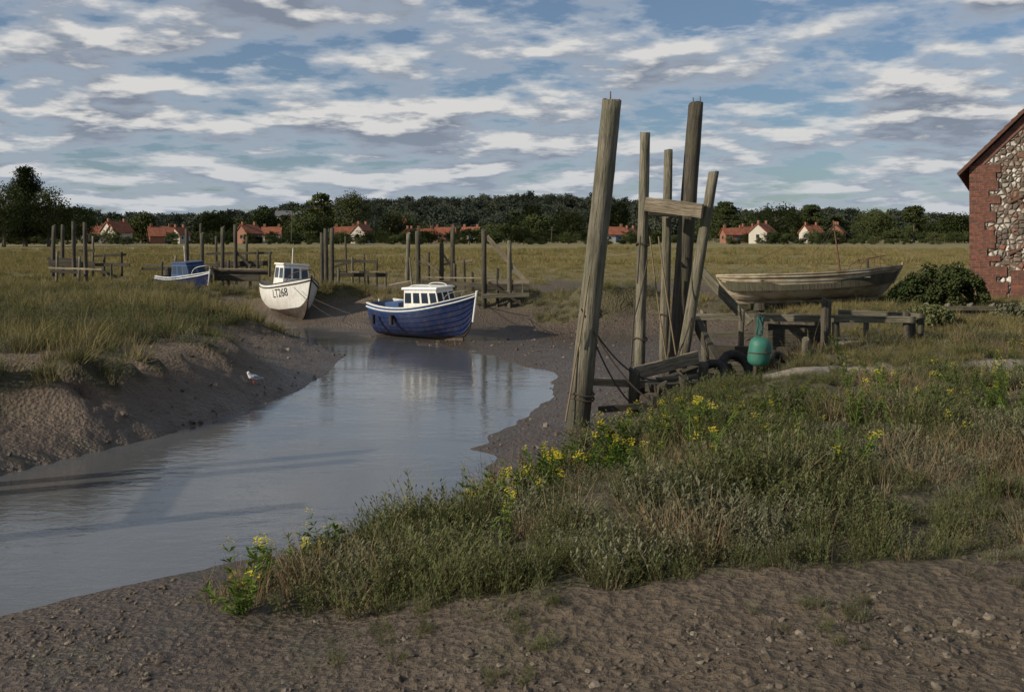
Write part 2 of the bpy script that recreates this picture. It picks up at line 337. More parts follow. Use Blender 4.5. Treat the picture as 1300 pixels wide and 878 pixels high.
def tuft(seed,h,r,stems,mat,leafn=11,ll=.02,lw=.006,sw=.004,lean=.5,curv=.3,dead=0):
    rd=random.Random(seed); v=[];f=[];mi=[]
    for s in range(stems):
        a=rd.random()*6.283; rr=r*math.sqrt(rd.random()); bx,by=rr*math.cos(a),rr*math.sin(a)
        la=a+rd.uniform(-.8,.8); le=lean*rd.random()*(.3+rr/r); hh=h*rd.uniform(.45,1.1)*(1-.35*(rr/r)**2)
        if rd.random()<.06: hh*=1.5
        dm=1 if rd.random()<dead else 0
        wa=rd.random()*6.283; wx,wy=math.cos(wa)*sw/2,math.sin(wa)*sw/2
        pts=[]
        for i in range(4):
            t=i/3; off=hh*(le*t+curv*rd.random()*t*t); pts.append((bx+off*math.cos(la),by+off*math.sin(la),hh*t-.01))
        b0=len(v)
        for i,q_ in enumerate(pts):
            w=1-.75*i/3
            v.append((q_[0]-wx*w,q_[1]-wy*w,q_[2])); v.append((q_[0]+wx*w,q_[1]+wy*w,q_[2]))
        for i in range(3): f.append((b0+2*i,b0+2*i+1,b0+2*i+3,b0+2*i+2)); mi.append(dm)
        for j in range(leafn if not dm else min(2,leafn)):
            t=.15+.85*(j+rd.random()*.8)/leafn; k=min(2,int(t*3)); tt=t*3-k
            q_=[pts[k][c]+(pts[k+1][c]-pts[k][c])*tt for c in range(3)]
            aa=rd.random()*6.283; up=rd.uniform(.2,1.1); l=ll*rd.uniform(.6,1.3); dx,dy=math.cos(aa)*l,math.sin(aa)*l; px_,py_=-math.sin(aa)*lw/2,math.cos(aa)*lw/2
            b1=len(v); v+=[(q_[0],q_[1],q_[2]),(q_[0]+dx*.5+px_,q_[1]+dy*.5+py_,q_[2]+l*up*.5),(q_[0]+dx,q_[1]+dy,q_[2]+l*up),(q_[0]+dx*.5-px_,q_[1]+dy*.5-py_,q_[2]+l*up*.5)]
            f.append((b1,b1+1,b1+2,b1+3)); mi.append(dm)
    return mkmesh('tuft',v,f,[mat,M_dead],mi)
blite=[tuft(i,.24,.13,42,M_blite,12,.024,.008,.005,.55,.25,.14) for i in range(4)]+[tuft(10+i,.20,.15,44,M_blite2,12,.024,.010,.005,.6,.2,.16) for i in range(2)]
grass=[tuft(20+i,.34,.16,60,M_grass,0,.1,.1,.010,.6,.5) for i in range(4)]
straw=[tuft(40+i,.30,.10,34,M_straw,0,.1,.1,.006,.6,.5,.3) for i in range(2)]
fgrass=[tuft(30+i,.26,.55,90,M_fgrass,0,.1,.1,.022,.6,.5) for i in range(3)]
def cand(n_,d0,d1,u0,u1,pw=1):
    t=rng.random(n_); D=np.sqrt(d0**2+(d1**2-d0**2)*t) if pw==1 else d0*(d1/d0)**t
    u=rng.uniform(u0,u1,n_); return u*D,D
def mk(name,x,y,z,s,idx,variants,sj=(.7,1.3),tilt=.15):
    k=len(x); sc=rng.uniform(*sj,k)*s; S=np.stack([sc,sc,sc*rng.uniform(.8,1.2,k)],1)
    Rr=np.stack([rng.normal(0,tilt,k),rng.normal(0,tilt,k),rng.uniform(0,6.28,k)],1)
    return scatter(name,np.stack([x,y,z],1),Rr,S,idx,variants)
# near saltmarsh vegetation (right bank, foreground)
x,y=cand(8200,5.5,19,-.42,.72); z,g=field(x,y); k=(g>.5)&(z>-1.07)&(pathmask(x,y)<.35)&((x/y>-.28)|(y<11))
k&=(rng.random(len(x))<np.clip((g-.45)*3,0.1,1))&(fbm(x*1.1+70,y*1.1,3)+rng.normal(0,.10,len(x))>-.24)
x,y,z,g=x[k],y[k],z[k],g[k]
big=fbm(x*.9+3,y*.9,3)
hs=np.clip(1+1.5*big,.45,1.75)*np.where(y>12.5,.7,1)*np.where((x/y<.02)&(y<10.5),1.25,1)
sel=fbm(x*.8,y*.8+40,3)+rng.normal(0,.13,len(x))
idx=np.where(sel>.03,rng.integers(4,6,len(x)),rng.integers(0,4,len(x)))
idx=np.where((sel>.20)|(rng.random(len(x))<.05),rng.integers(6,8,len(x)),idx)
mk('saltmarsh_plants',x,y,z,hs,idx,blite+straw,(.6,1.35))
x,y=cand(1700,4.5,12,-.2,.7); z,g=field(x,y); k=(g<.5)&(z>-1.0)&((fbm(x*1.2,y*1.2,3)>.08)|(g>.2)); x,y,z=x[k],y[k],z[k]
mk('mud_seedlings',x,y,z,np.full(len(x),.32),rng.integers(0,6,len(x)),blite,(.4,1.5),.3)
# banks mid-distance
x,y=cand(13500,13,46,-.66,.66); z,g=field(x,y); k=(g>.48)&(z>-.9)&(pathmask(x,y)<.3)&((y>19)|(x/y<-.2))
x,y,z=x[k],y[k],z[k]
patch=fbm(x*.35,y*.35,3)+rng.normal(0,.15,len(x))
allv=blite+grass+straw
idx=np.where(patch>.03,rng.integers(6,10,len(x)),rng.integers(0,6,len(x))); idx=np.where(rng.random(len(x))<.12,rng.integers(10,12,len(x)),idx)
mk('marsh_bank_grass',x,y,z,np.where(x<-3,1.2,1.0)*np.where(y>28,.85,1.0)*np.where((x>6),.75,1),idx,allv,(.6,1.4))
x,y=cand(8000,40,170,-.62,.62,2); z,g=field(x,y); k=(g>.5); x,y,z=x[k],y[k],z[k]
mk('marsh_field_grass',x,y,z,np.clip(.55+y/120,.8,1.8)*np.clip(.9+1.2*fbm(x*.06,y*.06,3),.5,1.8),rng.integers(0,3,len(x)),fgrass,tilt=.08)
x,y=cand(4500,16,32,.28,.66); z,g=field(x,y); k=(g>.5)&(pathmask(x,y)<.4); x,y,z=x[k],y[k],z[k]
mk('short_turf',x,y,z,np.full(len(x),.4),rng.integers(0,4,len(x)),grass)
# flowering plants
def flower(seed):
    rd=random.Random(seed); v=[];f=[];mi=[]
    def leaf(p,a,l,w,up,m_):
        dx,dy=math.cos(a),math.sin(a); b0=len(v)
        v.extend([p,(p[0]+dx*l*.5-dy*w/2,p[1]+dy*l*.5+dx*w/2,p[2]+l*up*.6),(p[0]+dx*l,p[1]+dy*l,p[2]+l*up*.7),(p[0]+dx*l*.5+dy*w/2,p[1]+dy*l*.5-dx*w/2,p[2]+l*up*.6)])
        f.append((b0,b0+1,b0+2,b0+3)); mi.append(m_)
    for s in range(rd.randint(2,5)):
        a=rd.random()*6.28; h=rd.uniform(.28,.55); le=rd.uniform(.1,.6); pts=[]
        for i in range(8):
            t=i/7; pts.append((le*h*t*math.cos(a)+.04*math.cos(a),le*h*t*math.sin(a)+.04*math.sin(a),h*t))
        for i in range(7):
            b0=len(v); w=.004
            v.extend([(pts[i][0]-w,pts[i][1],pts[i][2]),(pts[i][0]+w,pts[i][1],pts[i][2]),(pts[i+1][0]+w,pts[i+1][1],pts[i+1][2]),(pts[i+1][0]-w,pts[i+1][1],pts[i+1][2])]); f.append((b0,b0+1,b0+2,b0+3)); mi.append(0)
            for j in range(4): leaf(pts[i],rd.random()*6.28,rd.uniform(.05,.09),rd.uniform(.018,.03),rd.uniform(.1,.9),0)
        if s%3!=2:
          for j in range(16):
            a2=rd.random()*6.28; rr=rd.uniform(0,.05); p_=(pts[7][0]+rr*math.cos(a2),pts[7][1]+rr*math.sin(a2),pts[7][2]+rd.uniform(-.03,.03))
            for q_ in range(2): leaf(p_,rd.random()*6.28,.017,.014,.3,1 if rd.random()<.75 else 0)
    return mkmesh('flower',v,f,[M_fgreen,M_yel],mi)
fl=[flower(50+i) for i in range(5)]
fp=[]
for (cx,cy,zz,nn,sp_) in [(395,712,-.85,7,.14),(365,735,-.9,3,.12),(300,775,-.9,3,.1),(545,680,-.8,4,.12),(618,655,-.75,8,.15),(650,625,-.65,9,.25),(740,600,-.5,14,.45),(800,580,-.35,12,.5),(870,560,-.25,8,.5),(960,530,0,9,.6),(1040,520,0,10,.9),(1140,520,0,14,1.0),(1250,515,0,12,1.2),(900,600,0,6,.8),(700,620,-.6,9,.3),(1000,560,0,6,1.0)]:
    c=PZ(cx,cy,zz)
    for i in range(nn): fp.append((c.x+random.gauss(0,sp_),c.y+random.gauss(0,sp_)))
fp=np.array(fp); z,g=field(fp[:,0],fp[:,1]); k=z>-1.08
mk('yellow_flowering_plants',fp[k,0],fp[k,1],z[k],np.full(k.sum(),.95),rng.integers(0,5,k.sum()),fl,(.6,1.25),.25)
# pebbles / clods
def pebble(seed,mat):
    rd=random.Random(seed); import bmesh; bm=bmesh.new(); bmesh.ops.create_icosphere(bm,subdivisions=2,radius=1)
    s=(rd.uniform(.7,1.2),rd.uniform(.6,1),rd.uniform(.35,.7)); o_=Vector((rd.random()*9,rd.random()*9,0))
    from mathutils import noise as mn
    for q_ in bm.verts:
        k_=1+.5*mn.noise(q_.co*1.4+o_); q_.co=Vector((q_.co.x*s[0],q_.co.y*s[1],q_.co.z*s[2]))*k_
    me=bpy.data.meshes.new('p'); bm.to_mesh(me); bm.free(); me.materials.append(mat); return me
def stone_mat(name,cols):
    m,nt,b=newmat(name); oi=nt.nodes.new('ShaderNodeObjectInfo'); c=ramp(nt,[(i/(len(cols)-1),cc) for i,cc in enumerate(cols)],oi.outputs['Random']).outputs[0]
    c=mixc(nt,math_(nt,'MULTIPLY',noise(nt,objc(nt),4,4),.6),c,(.05,.038,.028)); nt.links.new(c,b.inputs['Base Color']); b.inputs['Roughness'].default_value=.75; return m
MS=stone_mat('pebble_stone',[(.08,.062,.046),(.13,.105,.078),(.22,.185,.14),(.10,.08,.06)]); MC=stone_mat('mud_clod',[(.055,.042,.03),(.09,.068,.048)])
pv=[pebble(i,MS) for i in range(3)]+[pebble(i+5,MC) for i in range(3)]
x,y=cand(24000,4.3,11.5,-.6,.72); z,g=field(x,y); k=(g<.6)&(z>-1.12)&(fbm(x*.9,y*.9,3)+rng.normal(0,.15,len(x))>-.02); x,y,z=x[k],y[k],z[k]
sz=.006+.026*rng.random(len(x))**3
mk('shingle_stones',x,y,z,sz,np.where(rng.random(len(x))<.4,rng.integers(0,3,len(x)),rng.integers(3,6,len(x))),pv,tilt=.4)
x,y=cand(3600,13,32,-.6,.4); z,g=field(x,y); k=(g<.5)&(z>-1.12); x,y,z=x[k],y[k],z[k]
mk('mud_debris',x,y,z,.014+.05*rng.random(len(x))**4,rng.integers(0,6,len(x)),pv,tilt=.4)
# ------------------------------------------------------------------ trees
def tree_mesh(seed,h=10,w=8,nclump=26,leaves=34,ls=.55,mat=None,trunk=.22,kind='round'):
    rd=random.Random(seed); v=[];f=[];mi=[]
    def limb(p0,p1,r0,r1,n_=6):
        p0=Vector(p0);p1=Vector(p1); d=(p1-p0).normalized(); x_=d.orthogonal().normalized(); y_=d.cross(x_); b0=len(v)
        for p_,r_ in ((p0,r0),(p1,r1)):
            for k_ in range(n_):
                a=6.283*k_/n_; v.append(tuple(p_+x_*r_*math.cos(a)+y_*r_*math.sin(a)))
        for k_ in range(n_): f.append((b0+k_,b0+(k_+1)%n_,b0+n_+(k_+1)%n_,b0+n_+k_)); mi.append(1)
    th=h*trunk; limb((0,0,-.3),(0,0,th),h*.035,h*.028); limb((0,0,th),(rd.uniform(-.3,.3),rd.uniform(-.3,.3),h*.75),h*.028,h*.008)
    for c in range(nclump):
        if kind=='round':
            while True:
                q_=Vector((rd.uniform(-1,1),rd.uniform(-1,1),rd.uniform(-1,1)))
                if .35<q_.length<1: break
            c_=Vector((q_.x*w/2*.8,q_.y*w/2*.8,th+(h-th)*(.5+.42*q_.z))); cr=w*rd.uniform(.12,.2); fl_=.75
        elif kind=='pine':
            t=rd.random(); c_=Vector((rd.uniform(-1,1)*w/2*(.9-.5*t),rd.uniform(-1,1)*w/2*(.9-.5*t),h*(.55+.42*t))); cr=w*rd.uniform(.12,.2); fl_=.4
        else:
            t=rd.random(); rr=w/2*(1-t)**.55*rd.uniform(.3,1); a=rd.random()*6.28; c_=Vector((rr*math.cos(a),rr*math.sin(a),h*(.12+.86*t))); cr=w*rd.uniform(.10,.18); fl_=.6
        if rd.random()<.5: limb((0,0,min(c_.z*.75,h*.7)),c_,h*.012,h*.004,4)
        for l in range(leaves):
            d=Vector((rd.gauss(0,1),rd.gauss(0,1),rd.gauss(0,1))); d.normalize(); d*=cr*(rd.random()**.5)*1.15; d.z*=fl_
            p_=c_+d; a=Vector((rd.gauss(0,1),rd.gauss(0,1),rd.gauss(0,1))).normalized(); b_=a.orthogonal().normalized()*ls*rd.uniform(.4,1); a=a*ls*rd.uniform(.3,.7)
            b0=len(v); v.extend([tuple(p_-a),tuple(p_+b_*.6),tuple(p_+a),tuple(p_-b_*.6)]); f.append((b0,b0+1,b0+2,b0+3)); mi.append(0)
    return mkmesh('tree',v,f,[mat or M_tree,M_bark],mi)
tv=[tree_mesh(i,10,random.uniform(8,12),30,40,.65,trunk=.1) for i in range(5)]+[tree_mesh(9,11,6,26,34,.6,kind='pine'),tree_mesh(12,11,6,30,30,.5,kind='cone')]
hv=[tree_mesh(30+i,10,12,22,24,1.0,mat=M_treef,trunk=.1) for i in range(4)]
pts=[];S=[];I=[]
for i in range(760):
    px=random.uniform(-500,1800); D=random.uniform(325,520); x_=(px-650)/F*D
    s=random.uniform(.35,.85)*(1.15 if 350<px<560 or px>900 else .95)*(1+.25*math.sin(px*.021)+.2*math.sin(px*.05))
    if random.random()<.07: s*=1.35
    pts.append((x_,D,-.4)); S.append((s*random.uniform(.8,1.4),s,s)); I.append(random.choice([0,1,2,3,4,0,1,2,3,4,5,6]))
for i in range(620):
    px=random.uniform(-500,1800); D=random.uniform(250,330); s=random.uniform(.12,.28) if random.random()<.75 else random.uniform(.3,.5); pts.append(((px-650)/F*D,D,-.3)); S.append((s*1.6,s,s)); I.append(random.randint(0,4))
scatter('distant_trees',pts,[(0,0,random.random()*6.28) for _ in pts],S,I,tv)
x,y=cand(4000,560,1150,-.75,.75); z,g=field(x,y)
mk('hillside_woodland',x,y,z-1,np.full(len(x),1.05),rng.integers(0,4,len(x)),hv,(.6,1.3),0)
def tree(name,px,base,top,D,w,kind='round',seed=0,lean=0,nc=60,lv=60):
    h=(base-top)/F*D; x_=(px-650)/F*D
    o=link(bpy.data.objects.new(name,tree_mesh(seed,h,w/F*D,nc,lv,.5*D/300,kind=kind,trunk=.15))); o.location=(x_,D,H-(base-HZ)/F*D); o.rotation_euler=(0,0,seed); return o
tree('oak_tree',448,306,243,330,58,seed=101); tree('oak_tree',985,306,258,330,60,seed=103); tree('oak_tree',785,306,254,330,38,seed=104)
tree('conifer_tree',32,312,213,210,66,'cone',seed=105,nc=190,lv=80); tree('oak_tree',62,312,236,205,60,seed=106,nc=90); tree('oak_tree',5,312,226,200,70,seed=107,nc=90); tree('oak_tree',-60,312,225,200,80,seed=112)
tree('pine_tree',1030,306,260,330,30,'pine',seed=108); tree('pine_tree',920,306,256,330,28,'pine',seed=109)
tree('oak_tree',95,311,258,230,60,seed=110); tree('oak_tree',1215,306,270,320,50,seed=111); tree('oak_tree',335,306,264,340,40,seed=113); tree('oak_tree',505,306,268,340,60,seed=114);tree('oak_tree',1110,306,268,320,60,seed=115);tree('oak_tree',720,306,268,340,50,seed=116)
tree('oak_tree',275,306,268,330,50,seed=117); tree('oak_tree',180,308,270,300,40,seed=118); tree('pine_tree',1160,306,262,325,34,'pine',seed=119)
# ------------------------------------------------------------------ village cottages
m,nt,b=newmat('orange_pantiles'); o=objc(nt); c=ramp(nt,[(.3,(.17,.052,.026)),(.7,(.29,.10,.05))],noise(nt,o,.9,5)).outputs[0]
wv=nt.nodes.new('ShaderNodeTexWave'); wv.inputs['Scale'].default_value=1.5; nt.links.new(o,wv.inputs[0]); nt.links.new(bump(nt,wv.outputs['Fac'],.05),b.inputs['Normal']); nt.links.new(c,b.inputs['Base Color']); b.inputs['Roughness'].default_value=.85; M_tile=m
M_brickfar=paint('red_brick_far',(.22,.10,.065),.9,.3,.5); M_render=paint('cream_render',(.46,.43,.37),.9,.15,.5); M_slate=paint('grey_slate',(.10,.11,.125),.8,.2,.5)
def cottage(px,base,D,w,d,hw,hr,rot,wall,roof=M_tile,wing=False):
    k=.78; w*=k; d*=k; hw*=k; hr*=k
    p_=P(px,base,D); e=empty('cottage',p_,(0,0,rot))
    def body(ox,oy,w,d,hw,hr,suffix=''):
        v=[(ox-w/2,oy-d/2,-.5),(ox+w/2,oy-d/2,-.5),(ox+w/2,oy+d/2,-.5),(ox-w/2,oy+d/2,-.5),(ox-w/2,oy-d/2,hw),(ox+w/2,oy-d/2,hw),(ox+w/2,oy+d/2,hw),(ox-w/2,oy+d/2,hw),(ox-w/2,oy,hw+hr),(ox+w/2,oy,hw+hr)]
        mkobj('walls'+suffix,v,[(0,1,5,4),(1,2,6,9,5),(2,3,7,6),(3,0,4,8,7)],[wall],parent=e)
        o_=.35; k_=hr/(d/2)
        v=[(ox-w/2-o_,oy-d/2-o_,hw-o_*k_+.12),(ox+w/2+o_,oy-d/2-o_,hw-o_*k_+.12),(ox+w/2+o_,oy,hw+hr+.12),(ox-w/2-o_,oy,hw+hr+.12),(ox-w/2-o_,oy+d/2+o_,hw-o_*k_+.12),(ox+w/2+o_,oy+d/2+o_,hw-o_*k_+.12)]
        r=mkobj('roof'+suffix,v,[(0,1,2,3),(3,2,5,4)],[roof],parent=e); md=r.modifiers.new('s','SOLIDIFY'); md.thickness=.2; md.offset=0
    body(0,0,w,d,hw,hr)
    if wing: body(-w*.25,-d*.5,d*.8,d*.7,hw*.9,hr*.8,'_wing')
    for sx in (-1,1):
        box('chimney',(sx*(w/2-.6),0,hw+hr+.4),(.7,.6,1.3),M_brickfar,e); 
    nw=max(2,int(w/2.6))
    for i in range(nw):
        xx=-w/2+w*(i+.5)/nw
        box('window_frame',(xx,-d/2-.02,1.2),(1.1,.08,1.1),M_white,e,bev=0); box('window',(xx,-d/2-.05,1.2),(.85,.08,.85),M_glass,e,bev=0)
    box('door',(w*.12,-d/2-.03,.8),(.9,.08,1.9),M_lblue,e,bev=0)
    for sx in (-1,1): box('gable_window',(sx*(w/2+.01),0,hw*.6),(.06,1.0,1.0),M_glass,e,bev=0)
for a_ in [(118,306,300,8,6,2.8,2.6,.3,M_render),(148,307,285,8,7,3.8,3.2,1.0,M_render,M_tile,True),(204,308,290,8,6.5,2.8,2.8,.5,M_brickfar,M_tile,True),(228,307,300,6,5,2.8,2.4,1.2,M_render),(316,307,300,7,7,3.2,3,.9,M_brickfar),(345,307,310,7,6,3,2.6,.1,M_render),
   (438,306,310,8,6,2.8,2.6,.2,M_brickfar),(460,307,300,7,6,3.4,3,1.2,M_render),(565,305,330,8,7,2.4,2.8,.1,M_brickfar),(598,306,320,7,7,2.8,2.6,-.3,M_render),(778,307,300,8,6,2.8,2.6,.15,M_render),(800,307,310,7,6,2.6,2.4,1,M_brickfar),
   (930,307,310,8,6,2.8,2.4,.2,M_brickfar),(968,307,290,8,7,3.4,3,.9,M_render),(1030,306,310,7,6,3.2,2.8,.5,M_render),(1062,305,315,7,6,3.2,2.8,1.1,M_brickfar),(505,290,480,9,7,3,3,.3,M_brickfar),(520,306,330,6,5,2.4,2.6,1.3,M_brickfar),(540,306,330,7,5,2.4,2.6,.3,M_render),(950,306,315,6,6,3,2.6,.4,M_brickfar),(132,306,310,7,6,3,2.8,.2,M_brickfar)]: cottage(*a_)
cottage(368,280,470,16,9,2.5,3,.1,M_brickfar,M_slate); cottage(405,279,480,14,9,2.5,3,.2,M_brickfar,M_slate)
# ------------------------------------------------------------------ brick and flint building
def swz(nt):
    o=objc(nt); s=nt.nodes.new('ShaderNodeSeparateXYZ'); nt.links.new(o,s.inputs[0]); c=nt.nodes.new('ShaderNodeCombineXYZ')
    nt.links.new(math_(nt,'ADD',s.outputs[0],s.outputs[1]),c.inputs[0]); nt.links.new(s.outputs[2],c.inputs[1]); return c.outputs[0],o
m,nt,b=newmat('red_brick'); vv,o=swz(nt)
bt=nt.nodes.new('ShaderNodeTexBrick'); nt.links.new(vv,bt.inputs['Vector']); bt.inputs['Scale'].default_value=1; bt.inputs['Brick Width'].default_value=.23; bt.inputs['Row Height'].default_value=.078; bt.inputs['Mortar Size'].default_value=.008
bt.inputs['Color1'].default_value=(.22,.06,.033,1); bt.inputs['Color2'].default_value=(.10,.033,.023,1); bt.inputs['Mortar'].default_value=(.17,.14,.11,1)
nb=noise(nt,o,4,6,.65); c=mixc(nt,ramp(nt,[(.4,0),(.65,.75)],nb).outputs[0],bt.outputs['Color'],(.06,.038,.028)); nt.links.new(c,b.inputs['Base Color']); b.inputs['Roughness'].default_value=.9
nt.links.new(bump(nt,math_(nt,'SUBTRACT',math_(nt,'MULTIPLY',nb,.6),bt.outputs['Fac']),.02),b.inputs['Normal']); M_brick=m
m,nt,b=newmat('flint_wall'); vv,o=swz(nt); 
wv_=nt.nodes.new('ShaderNodeTexVoronoi'); wv_.inputs['Scale'].default_value=6.5; nt.links.new(vv,wv_.inputs['Vector'])
we=nt.nodes.new('ShaderNodeTexVoronoi'); we.feature='DISTANCE_TO_EDGE'; we.inputs['Scale'].default_value=6.5; nt.links.new(vv,we.inputs['Vector'])
sc_=nt.nodes.new('ShaderNodeSeparateColor'); nt.links.new(wv_.outputs['Color'],sc_.inputs[0])
c=ramp(nt,[(.0,(.10,.085,.07)),(.25,(.28,.25,.21)),(.45,(.46,.43,.37)),(.75,(.58,.55,.49)),(.92,(.24,.09,.055))],sc_.outputs[0],'CONSTANT').outputs[0]
c=mixc(nt,ramp(nt,[(.04,1),(.11,0)],we.outputs['Distance']).outputs[0],c,(.13,.09,.065)); nb=noise(nt,o,2,5); c=mixc(nt,ramp(nt,[(.46,0),(.62,.8)],nb).outputs[0],c,(.14,.095,.065))
nt.links.new(c,b.inputs['Base Color']); nt.links.new(bump(nt,ramp(nt,[(0,0),(.25,1)],we.outputs['Distance']).outputs[0],.05),b.inputs['Normal']); b.inputs['Roughness'].default_value=.75; M_flint=m
m,nt,b=newmat('dark_pantiles'); o=objc(nt); wv=nt.nodes.new('ShaderNodeTexWave'); wv.bands_direction='Y'; wv.inputs['Scale'].default_value=1.3; nt.links.new(o,wv.inputs[0])
c=ramp(nt,[(.3,(.06,.028,.018)),(.7,(.12,.055,.035))],noise(nt,o,3,5)).outputs[0]; nt.links.new(c,b.inputs['Base Color']); nt.links.new(bump(nt,wv.outputs['Fac'],.06),b.inputs['Normal']); b.inputs['Roughness'].default_value=.9; M_pan=m
bp=P(1232,386,31); bld=empty('brick_and_flint_barn',(bp.x,bp.y,0),(0,0,math.radians(-25.5)))
EH=4.2; W=7.6; DP=13; RH=3.9
v=[(0,0,-.3),(W,0,-.3),(W,0,EH),(W/2,0,EH+RH),(0,0,EH),(0,DP,-.3),(W,DP,-.3),(W,DP,EH),(W/2,DP,EH+RH),(0,DP,EH)]
mkobj('walls',v,[(0,1,2,3,4),(5,9,8,7,6),(0,4,9,5),(1,6,7,2)],[M_flint],parent=bld)
zc=-.2; i=0
while zc<EH-.1:
    hq=random.choice([.156,.234,.312]); wq=(.74 if i%2 else .50)+random.uniform(-.14,.25)+max(0,(1.4-zc)*.4); box('quoin_bricks',(wq/2-.03,-.015+.2,zc+hq/2),(wq,.46,hq),M_brick,bld,bev=0); zc+=hq; i+=1
box('brick_plinth',(W/2+.5,.16,.25),(W-1.2,.40,1.7),M_brick,bld,bev=0)
box('side_brick',(.0,DP/2+.4,1.9),(.06,DP-1,4.2),M_brick,bld,bev=0)
sl=math.hypot(W/2,RH); ang=math.atan2(RH,W/2)
for sx in (0,1):
    cx=W*.25 if sx==0 else W*.75; r=-ang if sx==0 else ang
    nx_=-math.sin(ang) if sx==0 else math.sin(ang)
    box('verge_brick',(cx-nx_*.12,.155,EH+RH/2-math.cos(ang)*.12),(sl,.37,.22),M_brick,bld,(0,r,0),0)
    rf=box('roof',(cx+nx_*.08-(.13 if sx==0 else -.13),DP/2-.05,EH+RH/2+math.cos(ang)*.08-.13),(sl+.45,DP+.35,.10),M_pan,bld,(0,r,0),.01)
for k_ in range(22):
    t=k_/22; box('verge_tile',(-.25+(W/2+.2)*t,-.15,EH-.24+(RH+.27)*t+.12),(.24,.12,.06),M_pan,bld,(0,-ang+.12,0),.005)
for q_ in ((1.05,2.9),(1.0,1.35)):
    box('iron_tie_plate',(q_[0]+.2,-.03,q_[1]+.3),(.4,.04,.07),M_rust,bld,(0,.5,0)); box('iron_tie_plate_b',(q_[0]+.2,-.05,q_[1]+.3),(.4,.04,.07),M_rust,bld,(0,-.5,0))
box('arch_recess',(3.9,-.02,1.2),(1.3,.1,2.4),M_black,bld); box('door_boards',(3.9,-.06,1.15),(1.15,.06,2.2),M_woodd,bld)
# ------------------------------------------------------------------ boats
class Hull:
    def __init__(s,L,B,Hm,bow,stern,tr=.7,rake=.25,mx=.42,full=2.2,strakes=0,double=False): s.__dict__.update(L=L,B=B,Hm=Hm,bow=bow,stern=stern,tr=tr,rake=rake,mx=mx,full=full,strakes=strakes,double=double)
    def half(o,s):
        if s<o.mx:
            q_=(o.mx-s)/o.mx
            return o.B/2*((1-q_**o.full) if o.double else (o.tr+(1-o.tr)*(1-q_*q_)))
        return o.B/2*max(.012,(1-((s-o.mx)/(1-o.mx))**o.full))
    def sheer(o,s): return o.Hm+o.bow*max(0,(s-.35)/.65)**2+o.stern*max(0,(.35-s)/.35)**2
    def keel(o,s):
        k=.55*o.Hm*max(0,(s-.88)/.12)**2
        if o.double: k=max(k,.5*o.Hm*max(0,(.1-s)/.1)**2)
        return k
    def pt(o,s,t,side=1,off=0):
        b_=o.half(s); k=o.keel(s); h=o.sheer(s); th=t*math.pi/2
        e=max(0,(s-.6)/.4)
        if o.double: e=max(e,max(0,(.3-s)/.3)*.8)
        xr=(1-e)*math.sin(th)**.75+e*(t**.85)
        zr=(1-e)*(1-math.cos(th))**.8+e*t
        x=b_*xr
        if o.strakes:
            fr=(t*o.strakes)%1; x+=.022*(1-fr)*(t>.05)*min(1,b_/.1)
        y=-o.L/2+o.L*s+o.rake*t*s**5-(o.rake*.6*t*(1-s)**5 if o.double else 0)
        return Vector((side*(x+off),y,k+(h-k)*zr))
def build_hull(name,h,parent,bands,cap,deckmat,dd=.35,inner=None,n_=36,m_=14):
    if h.strakes: m_=h.strakes*3
    for side,nm in ((1,'hull_starboard'),(-1,'hull_port')):
        v=[];f=[];mi=[]
        ts=[j/m_ for j in range(m_+1)]
        if h.strakes:
            ts=[0]
            for k in range(h.strakes): ts+= [ (k+.02)/h.strakes,(k+.5)/h.strakes,(k+.98)/h.strakes]
            ts.append(1-1e-6)
        for i in range(n_+1):
            for t in ts: v.append(h.pt(i/n_,t,side))
        m2=len(ts)
        for i in range(n_):
            for j in range(m2-1):
                q_=(i*m2+j,(i+1)*m2+j,(i+1)*m2+j+1,i*m2+j+1); f.append(q_ if side==1 else q_[::-1])
                tm=(ts[j]+ts[j+1])/2; bi=0
                for bi,(lim,_) in enumerate(bands):
                    if tm<=lim: break
                mi.append(bi)
        mkobj(nm,v,f,[b_[1] for b_ in bands],mi,smooth=not h.strakes,parent=parent)
    v=[];f=[];mi=[]
    for i in range(n_+1):
        s=i/n_; o1=h.pt(s,1,1); b_=abs(o1.x); ib=max(b_-.07,.004); zt=o1.z
        row=[(b_+.015,zt+.0),(b_+.015,zt+.035),(ib,zt+.035),(max(ib-.02,.003),zt-dd*min(1,b_*3))]
        pr=[(-x_,z_) for x_,z_ in row][::1]
        for x_,z_ in row+pr[::-1]: v.append((x_,o1.y,z_))
    for i in range(n_):
        a=i*8;c=(i+1)*8
        for j in range(7):
            f.append((a+j,c+j,c+j+1,a+j+1)[::-1]); mi.append(0 if j in(0,1,5,6) else (1 if j in (2,4) else 2))
    mkobj('gunwale_and_deck',v,f,[cap,inner or cap,deckmat],mi,parent=parent)
    if not h.double:
        v=[h.pt(0,j/10,1) for j in range(11)]+[h.pt(0,j/10,-1) for j in range(10,-1,-1)]
        mkobj('transom',v,[tuple(range(22))],[bands[-1][1]],parent=parent)
    for side in (1,-1):
        rope('rubbing_strake',[h.pt(i/20,.93,side,.02) for i in range(21)],.022,cap,parent,False)
    rope('stem_post',[h.pt(1,t,1)+Vector((0,.01,0)) for t in (0,.3,.6,1)]+[h.pt(1,1,1)+Vector((0,.03,.1))],.035,cap,parent,False)
    v0=h.pt(.04,0);v1=h.pt(.9,0)
    box('keel',((0,(v0.y+v1.y)/2,-.03)),(.07,v1.y-v0.y,.1),bands[0][1],parent)
